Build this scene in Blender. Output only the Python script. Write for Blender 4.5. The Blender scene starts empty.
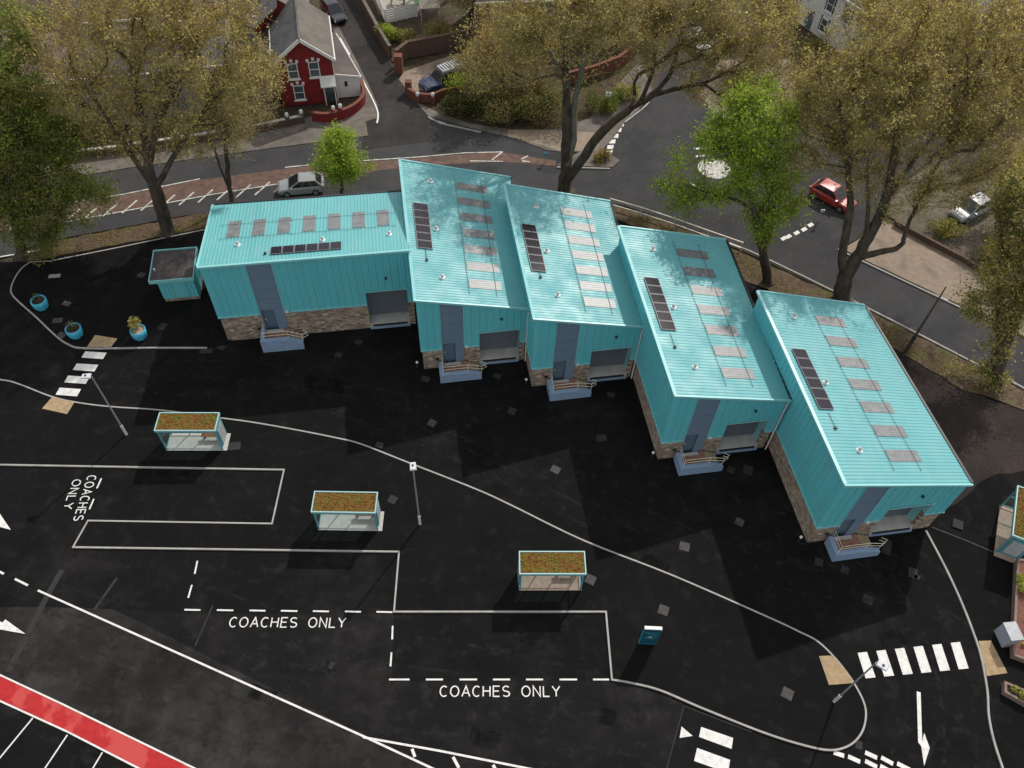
import bpy, bmesh, math, random
import numpy as np
from mathutils import Vector, Matrix

# ------------------------------------------------------------------ scene
S = bpy.context.scene
COL = S.collection
rad = math.radians

# ------------------------------------------------------------------ camera
FPX, PITCH, ROLL, CAMH = 828.0, rad(52.25), rad(2.57), 48.0
FW = Vector((0, math.cos(PITCH), -math.sin(PITCH)))
_rt = Vector((1, 0, 0)); _up = _rt.cross(FW)
RT = math.cos(ROLL) * _rt + math.sin(ROLL) * _up
UP = -math.sin(ROLL) * _rt + math.cos(ROLL) * _up
cam_d = bpy.data.cameras.new('camera'); cam = bpy.data.objects.new('camera', cam_d); COL.objects.link(cam)
cam.matrix_world = Matrix(((RT.x, UP.x, -FW.x, 0), (RT.y, UP.y, -FW.y, 0), (RT.z, UP.z, -FW.z, CAMH), (0, 0, 0, 1)))
cam_d.sensor_width = 36; cam_d.lens = FPX / 1024 * 36; cam_d.clip_start = 0.5; cam_d.clip_end = 5000
S.camera = cam

def at(px, py, z=0.0):
    """survey: where a point of the photograph lies in the place, at height z"""
    v = FW + RT * ((px - 512) / FPX) - UP * ((py - 384) / FPX)
    return Vector((0, 0, CAMH)) + v * ((CAMH - z) / -v.z)
def ats(pts, z=0.0):
    out = []
    for p in pts:
        if len(p) == 3: out.append(Vector((p[1], p[2], z)))      # ('w', x, y): metres
        else: out.append(at(p[0], p[1], z))
    return out
def spline(pts, n=6):
    """Catmull-Rom through points"""
    P = [pts[0]] + list(pts) + [pts[-1]]; out = []
    for i in range(1, len(P) - 2):
        a, b, c, d = P[i-1], P[i], P[i+1], P[i+2]
        for k in range(n):
            t = k / n
            out.append(0.5 * ((2*b) + (c-a)*t + (2*a-5*b+4*c-d)*t*t + (3*b-a-3*c+d)*t**3))
    out.append(P[-2]); return out

# ------------------------------------------------------------------ materials
MATS = {}
def mat(name, col, rough=0.7, col2=None, scale=4.0, detail=5, bump=0.0, bscale=None, metal=0.0, spec=0.5,
        lo=0.35, hi=0.65, col3=None, scale3=0.4, f3=(0.45, 0.7), coords='Object', stretch=None, transl=0.0):
    m = bpy.data.materials.new(name); m.use_nodes = True
    nt = m.node_tree; N = nt.nodes; L = nt.links
    b = N['Principled BSDF']; b.inputs['Roughness'].default_value = rough
    b.inputs['Metallic'].default_value = metal; b.inputs['Specular IOR Level'].default_value = spec
    b.inputs['Base Color'].default_value = (*col, 1)
    tc = N.new('ShaderNodeTexCoord'); src = tc.outputs[coords]
    if stretch:
        mp = N.new('ShaderNodeMapping'); mp.inputs['Scale'].default_value = stretch
        L.new(src, mp.inputs['Vector']); src = mp.outputs['Vector']
    cur = None
    if col2 is not None:
        nz = N.new('ShaderNodeTexNoise'); nz.inputs['Scale'].default_value = scale; nz.inputs['Detail'].default_value = detail
        nz.inputs['Roughness'].default_value = 0.65
        L.new(src, nz.inputs['Vector'])
        r = N.new('ShaderNodeValToRGB'); r.color_ramp.elements[0].position = lo; r.color_ramp.elements[1].position = hi
        r.color_ramp.elements[0].color = (*col, 1); r.color_ramp.elements[1].color = (*col2, 1)
        L.new(nz.outputs['Fac'], r.inputs['Fac']); cur = r.outputs['Color']
        if col3 is not None:
            n3 = N.new('ShaderNodeTexNoise'); n3.inputs['Scale'].default_value = scale3; n3.inputs['Detail'].default_value = 6
            L.new(src, n3.inputs['Vector'])
            r3 = N.new('ShaderNodeMapRange'); r3.inputs['From Min'].default_value = f3[0]; r3.inputs['From Max'].default_value = f3[1]
            L.new(n3.outputs['Fac'], r3.inputs['Value'])
            mx = N.new('ShaderNodeMix'); mx.data_type = 'RGBA'
            L.new(r3.outputs['Result'], mx.inputs[0]); L.new(cur, mx.inputs[6]); mx.inputs[7].default_value = (*col3, 1)
            cur = mx.outputs[2]
        L.new(cur, b.inputs['Base Color'])
    if bump:
        nb = N.new('ShaderNodeTexNoise'); nb.inputs['Scale'].default_value = bscale or scale * 3; nb.inputs['Detail'].default_value = 4
        L.new(src, nb.inputs['Vector'])
        bp = N.new('ShaderNodeBump'); bp.inputs['Strength'].default_value = bump; bp.inputs['Distance'].default_value = 0.05
        L.new(nb.outputs['Fac'], bp.inputs['Height']); L.new(bp.outputs['Normal'], b.inputs['Normal'])
    if transl:
        out = N['Material Output']; tr = N.new('ShaderNodeBsdfTranslucent'); mixs = N.new('ShaderNodeMixShader')
        mixs.inputs[0].default_value = transl
        if cur is not None: L.new(cur, tr.inputs['Color'])
        else: tr.inputs['Color'].default_value = (*col, 1)
        L.new(b.outputs[0], mixs.inputs[1]); L.new(tr.outputs[0], mixs.inputs[2]); L.new(mixs.outputs[0], out.inputs['Surface'])
    MATS[name] = m; return m

def asphalt(name, dark, light, worn, wear=(0.5, 0.75)):
    """fine aggregate, broad blotches, long rolled streaks and pale scuffs"""
    m = bpy.data.materials.new(name); m.use_nodes = True
    nt = m.node_tree; N = nt.nodes; L = nt.links; b = N['Principled BSDF']
    tc = N.new('ShaderNodeTexCoord'); src = tc.outputs['Object']
    def noise(scale, detail=5, vec=None, rough=0.6):
        n = N.new('ShaderNodeTexNoise'); n.inputs['Scale'].default_value = scale; n.inputs['Detail'].default_value = detail
        n.inputs['Roughness'].default_value = rough; L.new(vec or src, n.inputs['Vector']); return n.outputs['Fac']
    def rng(v, a, b_, c=0.0, d=1.0):
        n = N.new('ShaderNodeMapRange'); n.inputs['From Min'].default_value = a; n.inputs['From Max'].default_value = b_
        n.inputs['To Min'].default_value = c; n.inputs['To Max'].default_value = d
        L.new(v, n.inputs['Value']); return n.outputs['Result']
    def mix(f, a, b_):
        n = N.new('ShaderNodeMix'); n.data_type = 'RGBA'; L.new(f, n.inputs[0])
        for k, x in ((6, a), (7, b_)):
            if isinstance(x, tuple): n.inputs[k].default_value = (*x, 1)
            else: L.new(x, n.inputs[k])
        return n.outputs[2]
    def mul(a, b_):
        n = N.new('ShaderNodeMath'); n.operation = 'MULTIPLY'; L.new(a, n.inputs[0]); L.new(b_, n.inputs[1]); return n.outputs[0]
    mp = N.new('ShaderNodeMapping'); mp.inputs['Rotation'].default_value = (0, 0, rad(24)); mp.inputs['Scale'].default_value = (0.09, 1.0, 1)
    L.new(src, mp.inputs['Vector']); st = mp.outputs['Vector']
    c = mix(rng(noise(0.35, 7), 0.35, 0.7), dark, light)
    w = mul(rng(noise(0.16, 6), *wear), rng(noise(0.8, 9, None, 0.72), 0.36, 0.72))
    c = mix(w, c, worn)
    c = mix(rng(noise(0.9, 9, None, 0.75), 0.53, 0.74, 0, 0.8), c, worn)
    mp2 = N.new('ShaderNodeMapping'); mp2.inputs['Rotation'].default_value = (0, 0, rad(-2)); mp2.inputs['Scale'].default_value = (0.05, 1.6, 1)
    L.new(src, mp2.inputs['Vector']); c = mix(rng(noise(1.0, 9, mp2.outputs['Vector'], 0.72), 0.5, 0.8, 0, 0.18), c, worn)
    c = mix(rng(noise(0.22, 4), 0.56, 0.62, 0, 0.35), c, tuple(x * 0.55 for x in dark))
    grain = rng(noise(28, 2), 0.3, 0.75, 0.0, 0.5)
    c = mix(grain, c, tuple(x * 1.7 for x in light))
    L.new(c, b.inputs['Base Color'])
    b.inputs['Roughness'].default_value = 0.95; b.inputs['Specular IOR Level'].default_value = 0.06
    bp = N.new('ShaderNodeBump'); bp.inputs['Strength'].default_value = 0.3; bp.inputs['Distance'].default_value = 0.01
    L.new(noise(35, 2), bp.inputs['Height']); L.new(bp.outputs['Normal'], b.inputs['Normal'])
    MATS[name] = m; return m

def stone_mat(name, cols, scale, mortar, squash=(1, 1, 2.2)):
    m = bpy.data.materials.new(name); m.use_nodes = True
    nt = m.node_tree; N = nt.nodes; L = nt.links; b = N['Principled BSDF']; b.inputs['Roughness'].default_value = 0.9
    tc = N.new('ShaderNodeTexCoord'); mp = N.new('ShaderNodeMapping'); mp.inputs['Scale'].default_value = squash
    L.new(tc.outputs['Object'], mp.inputs['Vector'])
    v = N.new('ShaderNodeTexVoronoi'); v.inputs['Scale'].default_value = scale; L.new(mp.outputs['Vector'], v.inputs['Vector'])
    e = N.new('ShaderNodeTexVoronoi'); e.feature = 'DISTANCE_TO_EDGE'; e.inputs['Scale'].default_value = scale; L.new(mp.outputs['Vector'], e.inputs['Vector'])
    sep = N.new('ShaderNodeSeparateColor'); L.new(v.outputs['Color'], sep.inputs[0])
    r = N.new('ShaderNodeValToRGB'); r.color_ramp.interpolation = 'CONSTANT'
    el = r.color_ramp.elements
    while len(el) < len(cols): el.new(0.5)
    for i, c in enumerate(cols): el[i].position = i / len(cols); el[i].color = (*c, 1)
    L.new(sep.outputs[0], r.inputs['Fac'])
    mr = N.new('ShaderNodeMapRange'); mr.inputs['From Max'].default_value = 0.07; L.new(e.outputs['Distance'], mr.inputs['Value'])
    mx = N.new('ShaderNodeMix'); mx.data_type = 'RGBA'; mx.inputs[6].default_value = (*mortar, 1)
    L.new(mr.outputs['Result'], mx.inputs[0]); L.new(r.outputs['Color'], mx.inputs[7]); L.new(mx.outputs[2], b.inputs['Base Color'])
    bp = N.new('ShaderNodeBump'); bp.inputs['Strength'].default_value = 0.8; bp.inputs['Distance'].default_value = 0.04
    L.new(mr.outputs['Result'], bp.inputs['Height']); L.new(bp.outputs['Normal'], b.inputs['Normal'])
    MATS[name] = m; return m

def brick_mat(name, a, b2, mortar, scale=4.0):
    m = bpy.data.materials.new(name); m.use_nodes = True
    nt = m.node_tree; N = nt.nodes; L = nt.links; b = N['Principled BSDF']; b.inputs['Roughness'].default_value = 0.9
    tc = N.new('ShaderNodeTexCoord'); mp = N.new('ShaderNodeMapping'); mp.inputs['Rotation'].default_value = (rad(90), 0, 0)
    L.new(tc.outputs['Object'], mp.inputs['Vector'])
    t = N.new('ShaderNodeTexBrick'); t.inputs['Scale'].default_value = scale; t.inputs['Color1'].default_value = (*a, 1)
    t.inputs['Color2'].default_value = (*b2, 1); t.inputs['Mortar'].default_value = (*mortar, 1); t.inputs['Mortar Size'].default_value = 0.015
    L.new(mp.outputs['Vector'], t.inputs['Vector'])
    nz = N.new('ShaderNodeTexNoise'); nz.inputs['Scale'].default_value = 1.2; L.new(tc.outputs['Object'], nz.inputs['Vector'])
    mx = N.new('ShaderNodeMix'); mx.data_type = 'RGBA'; mx.blend_type = 'MULTIPLY'; mx.inputs[0].default_value = 0.6
    L.new(t.outputs['Color'], mx.inputs[6]); L.new(nz.outputs['Color'], mx.inputs[7])
    L.new(t.outputs['Color'], b.inputs['Base Color']); MATS[name] = m; return m

asphalt('station_asphalt', (0.0058, 0.0056, 0.0058), (0.0095, 0.0092, 0.0093), (0.034, 0.032, 0.031), (0.5, 0.72))
asphalt('platform_asphalt', (0.0058, 0.0056, 0.0057), (0.009, 0.0087, 0.0088), (0.024, 0.0225, 0.0215), (0.56, 0.8))
asphalt('road_asphalt', (0.036, 0.0365, 0.0385), (0.058, 0.0575, 0.0595), (0.085, 0.08, 0.076), (0.45, 0.7))
asphalt('side_asphalt', (0.024, 0.022, 0.021), (0.042, 0.039, 0.037), (0.085, 0.078, 0.071), (0.42, 0.66))
asphalt('lane_asphalt', (0.0085, 0.0083, 0.0082), (0.019, 0.0184, 0.018), (0.064, 0.061, 0.058), (0.38, 0.6))
asphalt('apron_asphalt', (0.0075, 0.0073, 0.0074), (0.0125, 0.012, 0.012), (0.046, 0.0435, 0.042), (0.47, 0.7))
asphalt('patch_asphalt', (0.0075, 0.0073, 0.0076), (0.011, 0.0107, 0.011), (0.018, 0.017, 0.017), (0.55, 0.8))
asphalt('worn_tarmac', (0.019, 0.0158, 0.0152), (0.034, 0.0275, 0.0258), (0.066, 0.05, 0.043), (0.42, 0.66))
mat('earth', (0.035, 0.026, 0.016), 0.95, (0.095, 0.066, 0.04), 1.3, 8, 0.6, 6, col3=(0.06, 0.06, 0.018), scale3=0.35, f3=(0.5, 0.66))
mat('verge_earth', (0.06, 0.038, 0.024), 0.95, (0.14, 0.095, 0.06), 2.5, 8, 0.7, 9, col3=(0.085, 0.085, 0.02), scale3=0.8, f3=(0.52, 0.68))
mat('tan_paving', (0.22, 0.17, 0.125), 0.9, (0.32, 0.25, 0.19), 2.0, 8, 0.15, 20, col3=(0.14, 0.115, 0.08), scale3=0.5, f3=(0.52, 0.7))
mat('grey_paving', (0.12, 0.105, 0.09), 0.9, (0.19, 0.165, 0.14), 1.5, 8, 0.15, 20, col3=(0.09, 0.08, 0.06), scale3=0.5)
mat('white_paint', (0.55, 0.54, 0.51), 0.7, (0.74, 0.73, 0.7), 3.0, 7, lo=0.3, hi=0.55, col3=(0.3, 0.29, 0.27), scale3=5.0, f3=(0.62, 0.82))
mat('worn_paint', (0.14, 0.13, 0.11), 0.8, (0.6, 0.58, 0.53), 2.2, 8, lo=0.3, hi=0.55)
mat('red_surface', (0.36, 0.012, 0.015), 0.85, (0.48, 0.018, 0.02), 3, 8, col3=(0.5, 0.058, 0.052), scale3=0.42, f3=(0.49, 0.54), stretch=(1, 1, 1))
mat('red_hatch', (0.085, 0.05, 0.038), 0.9, (0.17, 0.1, 0.078), 1.5, 8)
mat('kerb_stone', (0.3, 0.285, 0.265), 0.85, (0.42, 0.4, 0.375), 1.5, 6, lo=0.3, hi=0.7)
mat('tactile', (0.3, 0.21, 0.12), 0.9, (0.43, 0.31, 0.18), 3.0, 7, 0.4, 14)
mat('cover_iron', (0.017, 0.0165, 0.0165), 0.9, (0.03, 0.029, 0.028), 5, 5, 0.3, 30)
mat('cover_pale', (0.04, 0.037, 0.036), 0.9, (0.08, 0.073, 0.071), 5, 5, 0.3, 30)
mat('teal_wall', (0.13, 0.53, 0.585), 0.45, (0.145, 0.57, 0.625), 0.6, 4, spec=0.5, col3=(0.17, 0.5, 0.54), scale3=1.8, f3=(0.52, 0.75), stretch=(1, 1, 0.12))
mat('teal_roof', (0.11, 0.375, 0.4), 0.44, (0.135, 0.425, 0.445), 0.5, 8, spec=0.5, bump=0.03, bscale=1.2, col3=(0.165, 0.41, 0.42), scale3=1.6, f3=(0.5, 0.75), stretch=(1, 0.25, 1))
def sheen(name, lo, hi, scale):
    """uneven gloss of weathered sheet metal"""
    m = MATS[name]; nt = m.node_tree; N = nt.nodes; L = nt.links
    tc = N.new('ShaderNodeTexCoord'); nz = N.new('ShaderNodeTexNoise'); nz.inputs['Scale'].default_value = scale; nz.inputs['Detail'].default_value = 6; L.new(tc.outputs['Object'], nz.inputs['Vector'])
    mr = N.new('ShaderNodeMapRange'); mr.inputs['From Min'].default_value = 0.35; mr.inputs['From Max'].default_value = 0.65; mr.inputs['To Min'].default_value = lo; mr.inputs['To Max'].default_value = hi
    L.new(nz.outputs['Fac'], mr.inputs['Value']); L.new(mr.outputs['Result'], N['Principled BSDF'].inputs['Roughness'])
sheen('teal_roof', 0.4, 0.65, 0.55)
mat('step_stone', (0.3, 0.23, 0.15), 0.9, (0.42, 0.33, 0.22), 3, 6)
mat('teal_trim', (0.24, 0.56, 0.57), 0.4, (0.26, 0.6, 0.61), 1.0, 3)
stone_mat('rubble', [(0.27, 0.2, 0.145), (0.38, 0.31, 0.23), (0.44, 0.31, 0.2), (0.17, 0.145, 0.12), (0.52, 0.44, 0.34), (0.32, 0.2, 0.14)], 3.0, (0.32, 0.27, 0.22))
mat('slate_panel', (0.15, 0.22, 0.3), 0.45, (0.165, 0.24, 0.325), 0.7, 4)
mat('slate_door', (0.1, 0.15, 0.2), 0.4)
mat('landing_blue', (0.235, 0.335, 0.475), 0.6, (0.27, 0.37, 0.52), 2, 5)
mat('shutter', (0.09, 0.105, 0.125), 0.5, (0.105, 0.12, 0.14), 1.5, 4)
mat('concrete', (0.42, 0.4, 0.37), 0.85, (0.55, 0.53, 0.49), 1.8, 6)
mat('brown_deck', (0.24, 0.12, 0.08), 0.85, (0.36, 0.19, 0.13), 4, 6)
mat('steel_rail', (0.8, 0.73, 0.56), 0.4, metal=0.0)
mat('cover_concrete', (0.24, 0.23, 0.22), 0.9, (0.34, 0.32, 0.3), 5, 5, 0.3, 30)
mat('gravel', (0.1, 0.082, 0.062), 0.95, (0.175, 0.147, 0.115), 1.6, 8, 0.5, 25, col3=(0.07, 0.062, 0.04), scale3=0.6)
mat('galvanised', (0.32, 0.34, 0.36), 0.45, (0.4, 0.42, 0.44), 4, 4, metal=0.3)
mat('lamp_grey', (0.62, 0.64, 0.67), 0.4)
mat('dark_metal', (0.02, 0.022, 0.025), 0.5)
mat('black_rubber', (0.015, 0.015, 0.016), 0.8)
mat('white_plastic', (0.75, 0.75, 0.73), 0.5)
mat('rooflight', (0.135, 0.145, 0.155), 0.42, (0.22, 0.23, 0.24), 2.5, 7, spec=0.6)
mat('solar_frame', (0.22, 0.22, 0.235), 0.45)
def solar_mat():
    m = bpy.data.materials.new('solar_cells'); m.use_nodes = True
    nt = m.node_tree; N = nt.nodes; L = nt.links; b = N['Principled BSDF']; b.inputs['Roughness'].default_value = 0.12; b.inputs['Specular IOR Level'].default_value = 0.25
    tc = N.new('ShaderNodeTexCoord'); t = N.new('ShaderNodeTexBrick'); t.offset = 0
    t.inputs['Scale'].default_value = 5.5; t.inputs['Brick Width'].default_value = 1; t.inputs['Row Height'].default_value = 1; t.inputs['Mortar Size'].default_value = 0.05
    t.inputs['Color1'].default_value = (0.012, 0.012, 0.02, 1); t.inputs['Color2'].default_value = (0.016, 0.015, 0.025, 1); t.inputs['Mortar'].default_value = (0.06, 0.055, 0.065, 1)
    L.new(tc.outputs['Object'], t.inputs['Vector']); L.new(t.outputs['Color'], b.inputs['Base Color']); MATS['solar_cells'] = m
solar_mat()
def sedum_mat():
    m = bpy.data.materials.new('sedum'); m.use_nodes = True
    nt = m.node_tree; N = nt.nodes; L = nt.links; b = N['Principled BSDF']; b.inputs['Roughness'].default_value = 0.95
    tc = N.new('ShaderNodeTexCoord'); mp = N.new('ShaderNodeMapping'); L.new(tc.outputs['Object'], mp.inputs['Vector'])
    oi = N.new('ShaderNodeObjectInfo'); ad = N.new('ShaderNodeVectorMath'); ad.operation = 'SCALE'
    cmb = N.new('ShaderNodeCombineXYZ'); L.new(oi.outputs['Random'], cmb.inputs[0]); L.new(cmb.outputs[0], ad.inputs[0]); ad.inputs['Scale'].default_value = 60
    L.new(ad.outputs[0], mp.inputs['Location'])
    n1 = N.new('ShaderNodeTexNoise'); n1.inputs['Scale'].default_value = 1.7; n1.inputs['Detail'].default_value = 9; n1.inputs['Roughness'].default_value = 0.72
    L.new(mp.outputs[0], n1.inputs['Vector'])
    r = N.new('ShaderNodeValToRGB'); el = r.color_ramp.elements; el[0].position = 0.3; el[0].color = (0.07, 0.08, 0.012, 1)
    el[1].position = 0.72; el[1].color = (0.27, 0.175, 0.025, 1)
    for p, c in ((0.42, (0.14, 0.115, 0.012)), (0.5, (0.18, 0.1, 0.012)), (0.58, (0.16, 0.062, 0.012))):
        x = el.new(p); x.color = (*c, 1)
    L.new(n1.outputs['Fac'], r.inputs['Fac']); L.new(r.outputs['Color'], b.inputs['Base Color'])
    bp = N.new('ShaderNodeBump'); bp.inputs['Strength'].default_value = 1.0; bp.inputs['Distance'].default_value = 0.06
    n2 = N.new('ShaderNodeTexNoise'); n2.inputs['Scale'].default_value = 22; L.new(mp.outputs[0], n2.inputs['Vector'])
    L.new(n2.outputs['Fac'], bp.inputs['Height']); L.new(bp.outputs['Normal'], b.inputs['Normal']); MATS['sedum'] = m
sedum_mat()
def ghost_mat(name, col, lo, hi, scale):
    """broken film on the tarmac: scuffs, tyre marks"""
    m = bpy.data.materials.new(name); m.use_nodes = True
    nt = m.node_tree; N = nt.nodes; L = nt.links; out = N['Material Output']; b = N['Principled BSDF']
    b.inputs['Base Color'].default_value = (*col, 1); b.inputs['Roughness'].default_value = 0.9; b.inputs['Specular IOR Level'].default_value = 0.15
    tr = N.new('ShaderNodeBsdfTransparent'); mx = N.new('ShaderNodeMixShader'); tc = N.new('ShaderNodeTexCoord'); nz = N.new('ShaderNodeTexNoise')
    nz.inputs['Scale'].default_value = scale; nz.inputs['Detail'].default_value = 8; nz.inputs['Roughness'].default_value = 0.75; L.new(tc.outputs['Object'], nz.inputs['Vector'])
    mr = N.new('ShaderNodeMapRange'); mr.inputs['From Min'].default_value = lo; mr.inputs['From Max'].default_value = hi; L.new(nz.outputs['Fac'], mr.inputs['Value'])
    L.new(mr.outputs['Result'], mx.inputs[0]); L.new(tr.outputs[0], mx.inputs[1]); L.new(b.outputs[0], mx.inputs[2]); L.new(mx.outputs[0], out.inputs['Surface']); MATS[name] = m
ghost_mat('tyre_film', (0.032, 0.03, 0.029), 0.48, 0.75, 1.4)
ghost_mat('dust_film', (0.052, 0.05, 0.048), 0.38, 0.9, 0.7)
ghost_mat('oil_film', (0.004, 0.004, 0.004), 0.42, 0.7, 1.2)
def glass_mat(name, tint, fac):
    """clear pane: mostly see-through, with a glossy reflection"""
    m = bpy.data.materials.new(name); m.use_nodes = True
    nt = m.node_tree; N = nt.nodes; L = nt.links; out = N['Material Output']
    tr = N.new('ShaderNodeBsdfTransparent'); tr.inputs['Color'].default_value = (*tint, 1)
    gl = N.new('ShaderNodeBsdfGlossy'); gl.inputs['Roughness'].default_value = 0.05
    mx = N.new('ShaderNodeMixShader'); mx.inputs[0].default_value = fac
    L.new(tr.outputs[0], mx.inputs[1]); L.new(gl.outputs[0], mx.inputs[2]); L.new(mx.outputs[0], out.inputs['Surface']); MATS[name] = m
glass_mat('shelter_glass', (0.8, 0.88, 0.88), 0.06)
mat('dark_glass', (0.012, 0.016, 0.02), 0.08, spec=0.8)
mat('window_glass', (0.05, 0.075, 0.09), 0.12, (0.11, 0.15, 0.17), 1.2, 3, spec=0.8)
mat('pink_slab', (0.36, 0.25, 0.19), 0.9, (0.47, 0.34, 0.27), 3, 6)
mat('pale_slab', (0.44, 0.42, 0.385), 0.9, (0.55, 0.53, 0.49), 3, 6)
mat('teal_post', (0.1, 0.33, 0.37), 0.4)
mat('shelter_trim', (0.34, 0.56, 0.57), 0.4)
mat('bench_wood', (0.2, 0.09, 0.04), 0.7, (0.3, 0.14, 0.06), 6, 4)
mat('poster', (0.5, 0.48, 0.45), 0.5, (0.3, 0.35, 0.4), 5, 3)
mat('totem_blue', (0.012, 0.085, 0.13), 0.4)
mat('totem_light', (0.03, 0.28, 0.36), 0.4)
mat('planter_teal', (0.06, 0.43, 0.6), 0.5, (0.07, 0.47, 0.64), 3, 3)
mat('soil', (0.03, 0.02, 0.014), 0.95, (0.07, 0.045, 0.03), 8, 5, 0.8, 20)
mat('mulch', (0.13, 0.05, 0.035), 0.95, (0.24, 0.11, 0.08), 7, 6, 0.8, 18)
mat('sandy_soil', (0.3, 0.24, 0.17), 0.95, (0.42, 0.34, 0.25), 6, 5)
mat('timber', (0.15, 0.1, 0.075), 0.8, (0.27, 0.2, 0.16), 3, 6, stretch=(6, 1, 6))
mat('cabinet_grey', (0.33, 0.37, 0.43), 0.5, (0.38, 0.42, 0.48), 2, 4)
mat('felt_roof', (0.042, 0.038, 0.038), 0.85, (0.085, 0.072, 0.068), 0.9, 7)
mat('bark', (0.034, 0.026, 0.018), 0.95, (0.1, 0.079, 0.056), 2.2, 7, 0.9, 8, stretch=(1, 1, 0.35))
mat('pale_bark', (0.09, 0.085, 0.06), 0.95, (0.19, 0.18, 0.135), 1.8, 7, 0.8, 8, stretch=(1, 1, 0.4))
mat('twig', (0.23, 0.17, 0.09), 0.9, (0.36, 0.275, 0.15), 2, 3)
for nm, c in (('leaf_olive', (0.43, 0.36, 0.11)), ('leaf_brown', (0.25, 0.19, 0.09)), ('leaf_gold', (0.56, 0.46, 0.15)), ('leaf_moss', (0.235, 0.235, 0.06)),
              ('leaf_green', (0.175, 0.235, 0.035)), ('leaf_dark', (0.085, 0.12, 0.025)), ('leaf_lime', (0.42, 0.53, 0.055)), ('leaf_fresh', (0.3, 0.41, 0.045)),
              ('leaf_rust', (0.3, 0.16, 0.07)), ('leaf_deep', (0.035, 0.052, 0.015)), ('leaf_grey', (0.2, 0.185, 0.11)), ('leaf_mid', (0.22, 0.31, 0.035))):
    mat(nm, c, 0.65, tuple(x * 1.25 for x in c), 0.9, 2, spec=0.2, transl=0.45)
mat('red_render', (0.18, 0.013, 0.016), 0.85, (0.24, 0.018, 0.022), 1.0, 6)
mat('white_render', (0.72, 0.72, 0.7), 0.8, (0.8, 0.8, 0.78), 1.0, 6)
mat('grey_render', (0.26, 0.26, 0.245), 0.85, (0.36, 0.35, 0.33), 0.8, 6)
mat('cream_render', (0.42, 0.38, 0.31), 0.85, (0.52, 0.47, 0.39), 0.8, 6)
def slates(name, a, b, c):
    mat(name, a, 0.75, b, 0.9, 7, col3=c, scale3=0.35, bump=0.5, bscale=7, stretch=(1, 1, 1))
slates('slate_roof', (0.05, 0.05, 0.055), (0.1, 0.098, 0.1), (0.13, 0.115, 0.1))
slates('brown_roof', (0.085, 0.07, 0.056), (0.145, 0.122, 0.098), (0.065, 0.056, 0.048))
slates('annex_slate', (0.05, 0.035, 0.032), (0.085, 0.06, 0.055), (0.1, 0.085, 0.07))
slates('tile_pink', (0.17, 0.11, 0.1), (0.26, 0.18, 0.16), (0.2, 0.15, 0.13))
brick_mat('brick_red', (0.14, 0.045, 0.026), (0.19, 0.062, 0.034), (0.15, 0.115, 0.09))
brick_mat('brick_brown', (0.09, 0.052, 0.038), (0.135, 0.075, 0.05), (0.12, 0.1, 0.08))
for nm, c in (('paint_white', (0.72, 0.73, 0.74)), ('paint_silver', (0.27, 0.28, 0.295)), ('paint_red', (0.42, 0.035, 0.025)), ('paint_navy', (0.016, 0.03, 0.075)), ('paint_black', (0.012, 0.013, 0.016))):
    mat(nm, c, 0.22, spec=0.7); MATS[nm].node_tree.nodes['Principled BSDF'].inputs['Coat Weight'].default_value = 0.5
mat('head_glass', (0.7, 0.72, 0.72), 0.15); mat('tail_glass', (0.4, 0.01, 0.01), 0.2); mat('alloy', (0.45, 0.46, 0.47), 0.35, metal=0.6)
mat('patio', (0.3, 0.28, 0.24), 0.9, (0.4, 0.37, 0.32), 2, 6)
mat('toy_green', (0.1, 0.32, 0.05), 0.6)

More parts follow.
